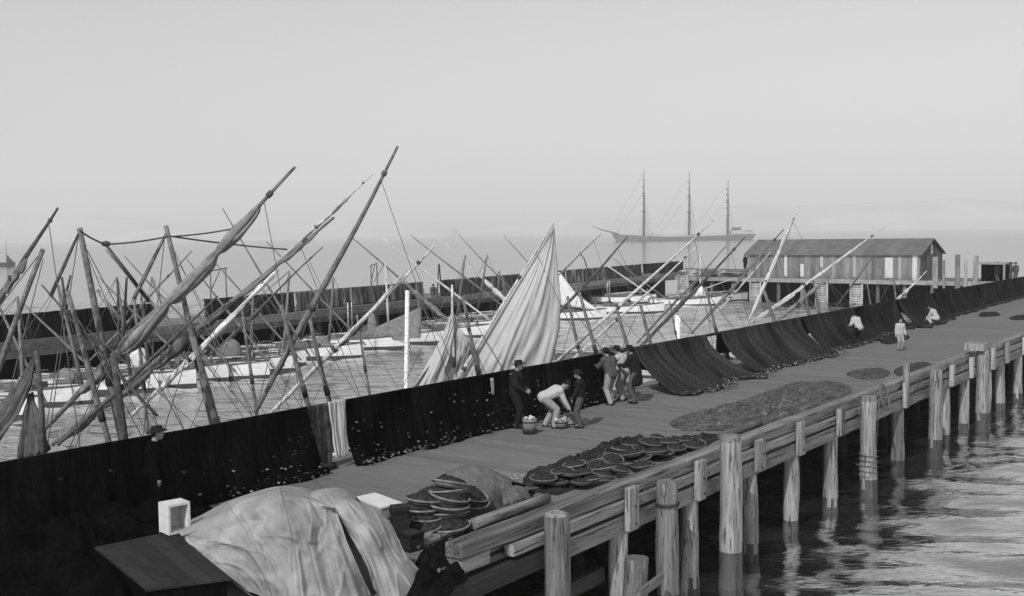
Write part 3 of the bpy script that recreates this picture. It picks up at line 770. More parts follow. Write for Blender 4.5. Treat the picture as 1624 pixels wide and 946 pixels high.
NEARG = 'fishing boats moored against the near pier'; FARG = 'fishing boats moored along the far pier'
def near_boat(label, mast, yards, p=22.6, head=176, hull=None, mast_r=.085, mmat=None, sails=()):
    """mast: (top px, top py, low px, low py); yards: list of (peak, foot, radius, material, sail spec)"""
    hull = hull or M_hullgrey
    (tx, ty, lx, ly) = mast; mast_r = mast_r * .85
    h = Vector((math.cos(R(head)), math.sin(R(head)), 0))
    c = on_plane(lx, ly, N * p, N); c.z = 0
    pln = Plane(c, h)
    a = pln.at(tx, ty); b = pln.at(lx, ly)
    foot = a + (b - a) * ((.35 - a.z) / (b.z - a.z)) if b.z > .35 else b
    cc = Vector((foot.x, foot.y, 0)) - h * 0.9
    t = base_boat('felucca', label, cc, R(head), NEARG, hull)
    mm = MB(); pts, rad = taper(foot, a, 8, mast_r * 1.15, mast_r, mast_r * .7, .02, tx)
    mm.tube(pts, rad, 10); mo = mm.build('mast', mmat or M_spar, t)
    bd = MB(); q = pts[5] ; bd.tube([pts[4].lerp(pts[5], .2), pts[4].lerp(pts[5], .7)], mast_r * 1.14, 10, .6); bd.build('lashing', M_spardark, mo)
    peak0 = None
    for j, (pk, ft, r, mt, sl) in enumerate(yards):
        off = -.16 - .14 * j
        A = pln.at(*ft, off); B = pln.at(*pk, off)
        if peak0 is None: peak0 = (B, A)
        ym = MB(); r = r * .82; yp, yr = taper(A, B, 16, r * .6, r, r * .38, .03, pk[0])
        ym.tube(yp, yr, 9); yo = ym.build('yard', mt, t)
        if sl:
            for k, (t0, t1, rr, smt, bl_) in enumerate(sl): furl(yo, yp, t0, t1, rr, pk[0] + k * 3.3, smt, bl_)
        for f in ((.12, .41, .47, .8) if not sl else (.41, .93)):
            i = int(f * 16); lb = MB()
            lb.tube([yp[i].lerp(yp[i + 1], .3), yp[i].lerp(yp[i + 1], .55)], yr[i] * (1.22 if not sl else 1.6), 7)
            lb.build('lashing', M_spardark, yo)
    rg = MB()     # shrouds, halyard and stay
    for side in ((1, -1) if int(tx) % 3 == 0 else (1,)):
        rg.tube([a - Z * .2, cc - h * .9 + pln.n * side * 1.0 + Z * .8], .011, 5)
    rg.tube([a, cc + h * 3.4 + Z * 1.1], .012, 5)
    if peak0: rg.tube([peak0[0].lerp(peak0[1], .12), cc - h * 3.3 + Z * .8], .010, 5)
    rg.build('rigging', M_rope, t)
    t['_c'] = 1; del t['_c']
    return t, pln, cc, h
D = M_spardark; LGT = M_sparlight; SP = M_spar
near_boat('fishing boat at the far left edge with a dark steep yard and grey sail', (68, 396, 30, 500), [((92, 330), (-30, 512), .075, D, [(.05, .62, 0.099, M_sailgrey, .9)])], 22, 168)
nb2 = near_boat('fishing boat with a slim bare mast and dark stubby yards, second from the left', (107, 462, 154, 634), [((66, 452), (250, 660), .06, D, None)], 22, 178)
nb3 = near_boat('fishing boat with the thickest furled grey sail, its yard rising high over the horizon', (126, 362, 176, 612), [((468, 265), (62, 690), .105, SP, [(.16, .87, 0.186, M_sailgrey, .55)])], 22.2, 178, mast_r=.11)
near_boat('fishing boat with a furled dark sail whose yard has a ragged loose tip', (263, 358, 330, 640), [((530, 345), (82, 706), .10, SP, [(.02, .66, 0.167, M_saildark, .5), (.66, .95, 0.074, M_sailgrey, .4)]), ((592, 276), (440, 415), .045, LGT, [(.25, .8, 0.043, M_sailgrey, .2)])], 22.4, 180, mast_r=.10)
near_boat('fishing boat with a white rolled sail tightly lashed to a short yard', (306, 535, 345, 678), [((442, 428), (206, 662), .09, LGT, [(.12, .80, 0.096, M_sailwhite, .15), (.8, 1.0, 0.062, M_sailwhite, .1)])], 22.0, 184, mast_r=.12)
near_boat('fishing boat with the tallest, steepest bare yard in the harbour', (446, 484, 492, 655), [((631, 232), (405, 655), .115, SP, [(.1, .5, 0.074, M_saildark, .8)])], 22.6, 178, mast_r=.085)
near_boat('fishing boat with a pale-footed yard just right of the tallest yard', (490, 500, 526, 650), [((689, 390), (425, 660), .10, LGT, [(.42, .58, 0.099, M_saildark, .7)])], 23.4, 182, mast_r=.09)

def sail(parent, pln, outline, material, name, off=-.35, bulge=.35, seed=0, folds=1.0, n=30, yl=None):
    """outline: function (u, v) -> (px, py); bulge away from the plane plus folds"""
    m = MB()
    def fn(u, v):
        px, py = outline(u, v)
        b = bulge * math.sin(math.pi * u) * math.sin(math.pi * min(1, v * .9 + .05))
        q = pln.at(px, py, off)
        w_ = (u - .5)
        f = folds * (.10 * math.sin(u * 25 + 4.5 * v + 4 * nz3(u * 3, v * 2, seed)) * (.2 + v) * (.5 + nz3(u * 5, seed)) + .05 * math.sin(u * 61 + 3 * nz3(u * 4, v * 3, seed + 2)) * (.3 + v) * max(0, .5 + nz3(u * 6, v * 2, seed + 5)) + .10 * nz3(u * 7 + v * 3, v * 2, seed) + .06 * nz3(u * 17, v * 3, seed))
        return q - pln.n * (f + b) * (1 if pln.n.y > 0 else -1)
    m.grid(fn, n, n)
    return m.build(name, material, parent, .012)
def bez(pts, t):
    k = t * (len(pts) - 1); i = min(int(k), len(pts) - 2); f = k - i
    return (pts[i][0] + (pts[i + 1][0] - pts[i][0]) * f, pts[i][1] + (pts[i + 1][1] - pts[i][1]) * f)
def quadsail(left, right):
    return lambda u, v: tuple(bez(left, v)[k] * (1 - u) + bez(right, v)[k] * u for k in (0, 1))
# the big set sail
t, pln, cc, h = near_boat('fishing boat with the large pale lateen sail hanging full from its yard', (734, 470, 762, 612), [((879, 354), (640, 735), .085, LGT, None)], 21.6, 182, mast_r=.075)
sail(t, pln, quadsail([(877.5, 357), (840, 415), (790, 494), (735, 583), (715, 615), (700, 634)], [(878.5, 358), (884, 420), (889, 470), (888, 520), (879, 560), (868, 612)]), M_canvas, 'sail', -.4, .34, 3, .62, 70)
# the smaller brailed sail left of it
t, pln, cc, h = near_boat('fishing boat with a small pale sail brailed up, left of the big sail', (717, 452, 722, 640), [((722, 520), (640, 640), .035, D, None)], 22.6, 186, mast_r=.06, mmat=M_sparlight)
sail(t, pln, quadsail([(716, 496), (700, 535), (676, 580), (648, 628), (636, 650)], [(719, 494), (727, 520), (728, 548), (722, 575), (735, 650)]), M_canvas, 'sail', -.3, .4, 11, .8, 34)
sail(t, pln, quadsail([(724, 530), (724, 570), (690, 640)], [(727, 520), (752, 545), (748, 640)]), M_canvas, 'loose_sail', -.05, .1, 17, .8, 24)
near_boat('fishing boat with a dark bare yard crossing just right of the big sail', (900, 470, 925, 590), [((995, 376), (866, 520), .085, D, None)], 25, 178)
near_boat('fishing boat with a slim brown yard rising from behind the head of the big sail', (862, 430, 880, 560), [((953, 372), (858, 462), .06, SP, None)], 34, 178, mast_r=.06)
near_boat('fishing boat with a pair of long pale parallel yards above the leaning men', (919, 464, 946, 562), [((1132, 349), (880, 576), .085, LGT, [(.0, .3, 0.074, M_sailgrey, .3)])], 22.6, 178, mast_r=.09)
near_boat('fishing boat with a pale yard and loose canvas foot, right of the long pair', (978, 490, 998, 560), [((1108, 388), (893, 585), .075, LGT, [(.02, .26, 0.118, M_canvas, .3), (.3, .7, 0.050, M_sailgrey, .2)])], 23.6, 178, mast_r=.10)
near_boat('fishing boat with two dark yards lashed close together behind the hatted leaners', (1016, 484, 1033, 550), [((1182, 376), (1000, 566), .095, D, [(.05, .5, 0.074, M_sailgrey, .5)]), ((1151, 391), (1010, 545), .07, SP, None)], 23, 178, mast_r=.10)
near_boat('fishing boat with a grey yard crossing before the left end of the shed', (1119, 455, 1136, 525), [((1243, 364), (1096, 530), .09, SP, [(.1, .55, 0.074, M_sailgrey, .5)]), ((1222, 400), (1115, 520), .06, LGT, None)], 23, 178, mast_r=.09)
near_boat('fishing boat with a steep smooth pale furled sail before the shed', (1212, 462, 1230, 512), [((1267, 328), (1180, 524), .075, LGT, [(.1, .93, 0.124, M_canvas, .0)])], 23, 178, mast_r=.13)
near_boat('fishing boat with a long low pale furled sail stretching across the shed front', (1290, 445, 1300, 500), [((1404, 360), (1190, 512), .085, LGT, [(.02, .45, 0.136, M_canvas, .45), (.45, .85, 0.093, M_canvas, .4)])], 23, 180, mast_r=.10)
near_boat('fishing boat with a short grey furled sail low before the shed', (1275, 460, 1284, 505), [((1320, 432), (1228, 512), .08, SP, [(.02, .95, 0.124, M_sailgrey, .3)])], 22.3, 180, mast_r=.12)
near_boat('fishing boat farthest right in the near row with pale rails and a short canvas-wrapped yard', (1417, 440, 1424, 492), [((1470, 430), (1405, 492), .10, LGT, [(.05, .6, 0.124, M_canvas, .4)])], 21.4, 176, M_hullwhite, mast_r=.09)
near_boat('fishing boat left of the pale-railed one with a thin dark yard', (1375, 450, 1384, 500), [((1390, 400), (1318, 496), .06, D, None)], 22, 176, mast_r=.07)

near_boat('fishing boat with a thin yard deep among the crowded masts at left', (212, 470, 226, 600), [((304, 398), (142, 572), .05, SP, None)], 27, 178, mast_r=.07)
near_boat('fishing boat with a thin dark yard crossing behind the white rolled sail', (384, 492, 399, 600), [((512, 392), (330, 566), .05, D, [(.1, .5, .07, M_saildark, .5)])], 27.5, 180, mast_r=.07)
near_boat('fishing boat with a very thin pale yard left of the small brailed sail', (566, 500, 580, 590), [((655, 418), (520, 566), .045, LGT, None)], 28, 178, mast_r=.06)
near_boat('fishing boat with a thin grey yard between the long pair and the dark pair', (1062, 478, 1074, 540), [((1140, 402), (1030, 540), .045, SP, None)], 27, 178, mast_r=.06)
near_boat('fishing boat with a bare dark yard low at left, nearest the fence', (180, 560, 196, 690), [((345, 470), (92, 706), .06, D, None)], 20.6, 178, mast_r=.12, mmat=D)
# slack sails hanging at the left edge
h_ = Vector((math.cos(R(165)), math.sin(R(165)), 0))
c_ = on_plane(45, 650, N * 20.6, N); pl_ = Plane(c_, h_)
t = thing('hanging_sail', 'slack grey sail hanging in two folds at the far left, over the fence', 'sail', (c_.x, c_.y, 0))
t2b = base_boat('felucca', 'fishing boat at the left edge hung with the slack grey sail', Vector((c_.x - 1.2, c_.y + .3, 0)), R(165), NEARG, M_hullgrey)
sail(t, pl_, quadsail([(57, 560), (20, 620), (-40, 680), (-60, 700)], [(57, 562), (50, 610), (30, 660), (-20, 730)]), M_saildark, 'fold', 0, .1, 5, .5, 20)
sail(t, pl_, quadsail([(49, 625), (40, 665), (28, 730), (29, 738)], [(52, 622), (66, 660), (80, 712), (52, 738)]), M_saildark, 'fold', -.2, .2, 9, 1.0, 24)
q = MB(); q.tube([pl_.at(58, 556), pl_.at(66, 650), pl_.at(72, 800)], [.05, .06, .07], 8); q.build('mast', M_spardark, t2b)

# far row: bows to the right, yards rising to the left
def far_boat(label, bow, head, yard, mast, hull=None, yr=.075, ymat=None, sl=None, L=7.2):
    hull = hull or M_hullwhite
    h = Vector((math.cos(R(head)), math.sin(R(head)), 0))
    b = on_z(bow[0], bow[1], 0.0); c = b - h * 3.6
    t = base_boat('felucca', label, (c.x, c.y, 0), R(head), FARG, hull)
    pln = Plane(c, h)
    rg = MB()
    if mast:
        a = pln.at(mast[0], mast[1]); lo = pln.at(mast[2], mast[3]); f = a + (lo - a) * ((.6 - a.z) / (lo.z - a.z))
        MB().tube([f, a.lerp(f, .5), a], [.095, .085, .06], 8).build('mast', SP if len(mast) < 5 else mast[4], t)
        rg.tube([a, b + Z * 1.1 - h * .2], .014, 4); rg.tube([a, c - h * 1.2 + pln.n * 1.0 + Z * .8], .014, 4); rg.tube([a, c - h * 1.2 - pln.n * 1.0 + Z * .8], .014, 4)
        rg.build('rigging', M_rope, t)
    if yard:
        A = pln.at(*yard[1], .15); B = pln.at(*yard[0], .15)
        yp, yr_ = taper(A, B, 12, yr * .7, yr, yr * .4, .03, yard[0][0])
        yo = MB().tube(yp, yr_, 8).build('yard', ymat or SP, t)
        for k, (t0, t1, rr, smt, bl_) in enumerate(sl or []): furl(yo, yp, t0, t1, rr, yard[0][0] + k, smt, bl_)
    return t, pln, c, h
far_boat('white fishing boat at the far left of the far row, under the crowded masts', (149, 640), -10, ((38, 483), (160, 596)), (92, 452, 118, 560))
far_boat('white fishing boat second from the left in the far row, with a pale mound aboard', (252, 620), -10, ((167, 396), (275, 520)), (185, 440, 205, 580))
far_boat('white fishing boat third from the left in the far row, bow by the dark-banded mast', (363, 603), -10, ((197, 406), (374, 590)), (240, 440, 290, 570))
far_boat('white fishing boat heaped with gear under a rounded cover, in the far row', (470, 588), -10, ((339, 415), (478, 572)), (402, 450, 398, 560))
far_boat('white fishing boat showing only its bow past the gear-heaped boat', (486, 579), -14, ((353, 331), (492, 566)), None)
far_boat('white fishing boat with a thin yard, bow just right of the tall bare yard', (577, 567), -10, ((423, 384), (580, 548)), (529, 440, 522, 540))
t7, p7, c7, h7 = far_boat('white fishing boat with a grey awning spread over its boom', (650, 552), -8, None, (611, 417, 617, 532, M_sparlight))
sail(t7, p7, quadsail([(556, 537), (556, 540), (557, 546)], [(668, 487), (668, 515), (667, 536)]), M_sailgrey, 'awning', -.5, .1, 4, .6, 20)
far_boat('white fishing boat right of the awning boat, half hidden by the brailed sail', (708, 544), -10, ((557, 376), (722, 516)), None, sl=[(.1, .45, .2, M_sailgrey, .4)], yr=.09)
far_boat('white fishing boat behind the brailed sail with a long pale yard', (778, 534), -10, ((606, 378), (782, 512)), (660, 452, 668, 520), yr=.09, ymat=LGT)
far_boat('fishing boat behind the big sail with a dark thin yard', (802, 524), -10, ((652, 374), (806, 492)), (738, 405, 725, 500))
far_boat('fishing boat behind the big sail with a white furled yard', (820, 519), -10, ((706, 387), (822, 494)), (773, 405, 756, 500), sl=[(.12, .5, .22, M_sailwhite, .1)], ymat=LGT)
far_boat('fishing boat behind the big sail with the thinnest grey yard', (838, 515), -10, ((729, 374), (842, 492)), (792, 430, 788, 500), yr=.06)
far_boat('fishing boat behind the head of the big sail, only its yard tip showing', (900, 506), -10, ((799, 374), (905, 490)), None, yr=.06)
t9, p9, c9, h9 = far_boat('low pale fishing boat with a white drooping cover just right of the big sail', (962, 506), -6, ((945, 492), (884, 436)), (913, 455, 919, 500))
sail(t9, p9, quadsail([(884, 432), (884, 450), (886, 484)], [(888, 432), (915, 468), (952, 494)]), M_sailwhite, 'cover', -.5, .3, 7, .5, 18)
far_boat('long pale fishing boat beneath the pair of long parallel yards', (1053, 496), -8, ((905, 380), (1058, 487)), (958, 440, 970, 490), ymat=LGT)
far_boat('white fishing boat moored behind the long pale one', (1041, 480), -10, ((971, 409), (1062, 478)), None)
t12, p12, c12, h12 = far_boat('white fishing boat nearest the left end of the cross pier, with a long boom', (1144, 484), -6, ((1168, 440), (1082, 470)), (1110, 405, 1111, 470, M_sparlight), ymat=LGT, yr=.06)
sail(t12, p12, quadsail([(1108, 452), (1106, 462), (1100, 471)], [(1115, 455), (1118, 462), (1120, 471)]), M_sailwhite, 'cover', -.4, .3, 2, .5, 10)
far_boat('small boat tucked under the left end of the shed', (1186, 477), -6, None, None, M_hullgrey)
far_boat('white fishing boat just left of the gear-heaped boat, with a thin long yard', (428, 599), -10, ((296, 411), (434, 584)), (459, 430, 450, 560))
far_boat('white fishing boat cut by the left edge of the picture', (66, 662), -10, ((-30, 430), (74, 640)), (28, 470, 36, 600))
far_boat('white fishing boat under the second tall mast, mostly hidden', (312, 613), -10, ((156, 440), (318, 596)), (222, 450, 234, 570))
# gear covers in the far row
def mound(px, py, d, w_, h, label, material, cat='cover', seed=0):
    c = at_d(px, py, d); m = MB()
    m.grid(lambda u, v: c + Vector((math.cos(u * 6.2832) * w_ * math.sin(v * 1.5708) * (1 + .2 * nz3(u * 3, v, seed)), math.sin(u * 6.2832) * w_ * .7 * math.sin(v * 1.5708), -h * (v ** 2.2) + .06 * nz3(u * 5, v * 4, seed))), 22, 10)
    return tag(m.build('gear_cover', material), label, cat)
mound(366, 538, 62.3, .62, .95, 'rounded pale cover over gear in the heaped boat', M_sailgrey, seed=2)
mound(220, 552, 58.3, .6, 1.1, 'pale pointed cover aboard the second boat of the far row', M_sailwhite, seed=4)
mound(105, 585, 54, .6, .8, 'grey cover aboard the leftmost boat of the far row', M_sailgrey, seed=6)
mound(590, 497, 74, .35, 1.5, 'tall bundle beside the ladder in the far row', M_sailgrey, seed=7)
# loose poles
tag(MB().tube([on_z(643, 622, 0) - Z * 1.2, on_plane(646, 461, on_z(643, 622, 0), Vector((0, 1, 0)))], [.12, .1], 10, 1.5).build('pole', M_sparlight), 'white pole standing alone in the water left of the small sail', 'pole')
q = on_z(1075, 545, 0)
tag(MB().tube([q - Z * 1.2, on_plane(1075, 500, q, Vector((0, 1, 0)))], [.2, .19], 10, 1.6).build('pole', M_sparlight), 'broad pale post in the water behind the fanned net', 'pole')
# lines strung between the mast heads at left
def atp(px, py, p): return on_plane(px, py, N * p, N)
for a, b, lab in (((126, 366, 22.2), (168, 388, 22.4), 'short line from the left mast head to a block'), ((168, 388, 22.4), (264, 376, 22.4), 'line from the block to the second mast head'),
                  ((264, 376, 22.4), (365, 364, 22.3), 'line from the second mast head to the thick furled yard'), ((270, 375, 22.4), (455, 396, 22.4), 'long line from the second mast head to the ragged yard')):
    rope(atp(*a), atp(*b), .03, lab, .022, 'line')
bq = MB(); bq.ball(atp(168, 387, 22.4), .07, sc=(1.6, 1, 1)); tag(bq.build('pulley_block', M_spardark), 'dark pulley block on the line between two mast heads', 'pulley')
for (x0_, y0_, x1_, y1_, p, r_, mt, own) in ((124, 372, 80, 470, 22.1, .04, D, nb3), (262, 374, 212, 474, 22.5, .05, SP, nb3), (169, 390, 236, 478, 22.9, .05, D, nb3), (154, 460, 190, 507, 22.3, .055, LGT, nb2),
        (186, 443, 190, 560, 23.1, .035, D, nb3), (201, 440, 194, 560, 22.9, .04, D, nb3), (98, 440, 106, 500, 22.8, .04, D, nb2), (112, 437, 96, 500, 22.9, .035, D, nb2)):
    a = atp(x0_, y0_, p); b = atp(x1_, y1_, p)
    MB().tube([a, (a + b) / 2, b], [r_ * .7, r_, r_], 8).build('spar', mt, own[0])

# ------------------------------------------------------------------ the barque and other far craft
SD = 880.0
qa = on_z(967, 389, 0); k_ = SD / qa.y
def shp(px, h): q = at_d(px, 380, SD); return Vector((q.x, SD, h))
xA, xB = shp(968, 0).x, shp(1196, 0).x
ship = thing('barque', 'three-masted barque with bare masts anchored far out in the haze', 'ship', ((xA + xB) / 2, SD, 0))
LB = xB - xA; m = MB(); nst = 30
def sb_(t): return 6.5 * max(.02, math.sin(math.pi * (.08 + .88 * t)) ** .45 if t > .1 else math.sin(math.pi * (.08 + .88 * t)) ** .7)
def ssh(t): return 3.2 + 4.6 * max(0, .35 - t) ** 1.4 * 2.6 + 2.6 * max(0, t - .6) ** 1.6 * 2.2
for side in (1, -1):
    vs = []; pr = [(0, -2), (.75, -1), (.93, 0), (.97, 1.2), (1.0, 3.0), (1.0, None)]
    for i in range(nst + 1):
        t = i / nst
        rake = 4.5 * max(0, 1 - t * 9) ; rs_ = 4.0 * max(0, (t - .92) / .08)
        for r_, z in pr:
            zz = ssh(t) if z is None else z; f = max(0, zz) / 6
            vs.append(Vector((xA + 5 + (LB - 5) * t - rake * f * .9 + rs_ * (f - .5), SD - side * sb_(t) * r_, zz)))
    k = len(pr); fs = [(i * k + j, (i + 1) * k + j, (i + 1) * k + j + 1, i * k + j + 1) for i in range(nst) for j in range(k - 1)]
    m.add(vs, fs if side > 0 else [f[::-1] for f in fs], [1.0 if (n_ % (k - 1)) > 0 else .6 for n_ in range(len(fs))], True)
m.build('hull', M_ship, ship)
m = MB(); m.grid(lambda u, v: Vector((xA + 6 + (LB - 6) * u, SD + (v - .5) * 2 * sb_(u) * .98, ssh(u) - .6)), 24, 2); m.build('deck', M_boatdeck, ship)
m = MB()
for a, b, z0, z1 in ((1034, 1052, 3.0, 6.4), (1098, 1108, 3.0, 5.4), (1158, 1192, 3.6, 7.6)):
    xa, xb = shp(a, 0).x, shp(b, 0).x; m.obox(((xa + xb) / 2, SD, (z0 + z1) / 2), Vector(((xb - xa) / 2, 0, 0)), Vector((0, 3.2, 0)), Z * (z1 - z0) / 2)
m.build('deckhouse', M_shipwhite, ship)
m = MB(); xa = shp(1160, 0).x; xb = shp(1195, 0).x
m.beam((xa, SD - 6.2, 6.6), (xb, SD - 3.5, 8.0), .25, .6); m.beam((xa, SD - 6.2, 4.8), (xb, SD - 4, 6.0), .25, .7); m.build('poop_rail', M_shipwhite, ship)
m = MB(); m.obox((shp(1168, 0).x, SD, 8.6), Vector((3.5, 0, 0)), Vector((0, 2, 0)), Z * 1.2); m.build('wheelhouse', M_ship, ship)
m = MB(); m.tube([Vector((xA + 7, SD, 5.6)), Vector((shp(953, 0).x, SD, 9.6)), Vector((shp(940, 0).x, SD, 12.6))], [.6, .42, .25], 8); m.build('bowsprit', M_ship, ship)
zt = lambda px, py: at_d(px, py, SD).z
for px, ytop in ((1021, 268), (1093, 272), (1154, 285)):
    mx_ = shp(px, 0).x; H_ = zt(px, ytop)
    mm = MB(); mm.tube([Vector((mx_, SD, 4)), Vector((mx_ + .3, SD, H_ * .45)), Vector((mx_ + .4, SD, H_ * .7)), Vector((mx_ + .5, SD, H_))], [.95, .8, .5, .18], 8)
    mo = mm.build('mast', M_ship, ship)
    tp = MB()
    for f, r_ in ((.40, 1.5), (.66, 1.0)): MB().obox((mx_ + .2, SD, H_ * f), Vector((r_, 0, 0)), Vector((0, r_, 0)), Z * .35).build('top', M_ship, mo)
    yd = MB(); sl = MB()
    for f, hl in ((.33, 14), (.41, 13), (.52, 11), (.62, 9.5), (.74, 7.5), (.84, 6)):
        if px == 1154 and f < .5 and f > .35: continue
        dv = Vector((.13, 1, 0)).normalized() * hl
        yd.tube([Vector((mx_ - .6, SD, H_ * f)) - dv, Vector((mx_ - .6, SD, H_ * f)), Vector((mx_ - .6, SD, H_ * f)) + dv], [.18, .32, .18], 6)
        sl.tube([Vector((mx_ - .6, SD, H_ * f + .5)) - dv * .85, Vector((mx_ - .6, SD, H_ * f + .6)), Vector((mx_ - .6, SD, H_ * f + .5)) + dv * .85], [.2, .5, .2], 6)
    yd.build('yards', M_ship, mo); sl.build('furled_sails', M_sailgrey, mo)
    rg = MB()
    for side in (1, -1):
        for dx_ in (-3.5, -1, 2, 4.5): rg.tube([Vector((mx_ + dx_, SD + side * 6.2, 3.0)), Vector((mx_ + .2, SD, H_ * .4))], .06, 4)
        for dx_ in (3, 6): rg.tube([Vector((mx_ + dx_, SD + side * 6.2, 3.0)), Vector((mx_ + .4, SD, H_ * .72))], .05, 4)
    rg.tube([Vector((mx_, SD, H_ * .66)), Vector((mx_ - 22, SD, 7))], .06, 4); rg.tube([Vector((mx_ + .4, SD, H_ * .95)), Vector((mx_ - 26, SD, 9))], .05, 4)
    rg.build('rigging', M_ship, mo)
# small sloop far left
d_ = 330.0
sl_ = thing('sloop', 'small dark sloop far out on the water at the left edge', 'boat', (at_d(10, 400, d_).x, d_, 0))
c = Vector((at_d(10, 400, d_).x, d_, 0)); m = MB()
m.grid(lambda u, v: c + Vector(((u - .5) * 5.0, (v - .5) * 2 * 1.1 * math.sin(math.pi * (.1 + .8 * u)), -.3 + 1.3 * abs(v - .5) * 2 + .3 * abs(u - .5))), 14, 8); m.build('hull', M_spardark, sl_)
MB().tube([c, c + Z * 7.8], [.1, .05], 6).build('mast', M_spardark, sl_)
m = MB(); m.grid(lambda u, v: c + Vector((.1 + u * 2.2 * (1 - v), .15 * math.sin(u * 3), 1.0 + 2.4 * v)), 6, 6); m.build('sail', M_spardark, sl_, .03)

# ------------------------------------------------------------------ people
def remeshed(mb, name, m, parent, vox, smooth=2):
    o = mb.build(name, m, parent)
    md = o.modifiers.new('r', 'REMESH'); md.mode = 'VOXEL'; md.voxel_size = vox; md.use_smooth_shade = True
    if smooth:
        ms = o.modifiers.new('s', 'SMOOTH'); ms.iterations = smooth; ms.factor = .5
    dg = bpy.context.evaluated_depsgraph_get(); dg.update()
    ev = o.evaluated_get(dg); me = bpy.data.meshes.new_from_object(ev)
    o.modifiers.clear(); o.data = me
    if 'tone' in me.attributes: me.attributes.remove(me.attributes['tone'])
    a = me.attributes.new('tone', 'FLOAT', 'FACE'); a.data.foreach_set('value', [1.0] * len(me.polygons))
    me.polygons.foreach_set('use_smooth', [True] * len(me.polygons))
    if not me.materials: me.materials.append(m)
    return o
def capsule(m, a, b, ra, rb_, seg=10):
    a = Vector(a); b = Vector(b); d = b - a; L = d.length
    if L < 1e-4: m.ball(a, ra, seg, 6); return
    d.normalize(); pr = []
    for i in range(5):
        t = math.pi / 2 * i / 4; pr.append((max(.0008, ra * math.sin(t)), -ra * math.cos(t)))
    for i in range(5):
        t = math.pi / 2 * i / 4; pr.append((max(.0008, rb_ * math.cos(t)), L + rb_ * math.sin(t)))
    m.lathe(a, pr, seg, d)
    k = len(m.v); b0 = k - 10 * seg
    m.f.append(tuple(b0 + j for j in reversed(range(seg)))); m.t.append(1.0); m.sm.append(True)
    m.f.append(tuple(k - seg + j for j in range(seg))); m.t.append(1.0); m.sm.append(True)
def limb2(a, b, l1, l2, bend):
    """elbow or knee between a and b"""
    a = Vector(a); b = Vector(b); d = (b - a); L = min(d.length, (l1 + l2) * .995); d.normalize()
    x = (l1 * l1 - l2 * l2 + L * L) / (2 * L); h = math.sqrt(max(0, l1 * l1 - x * x))
    n = Vector(bend); n = (n - d * n.dot(d)).normalized()
    return a + d * x + n * h, a + d * L
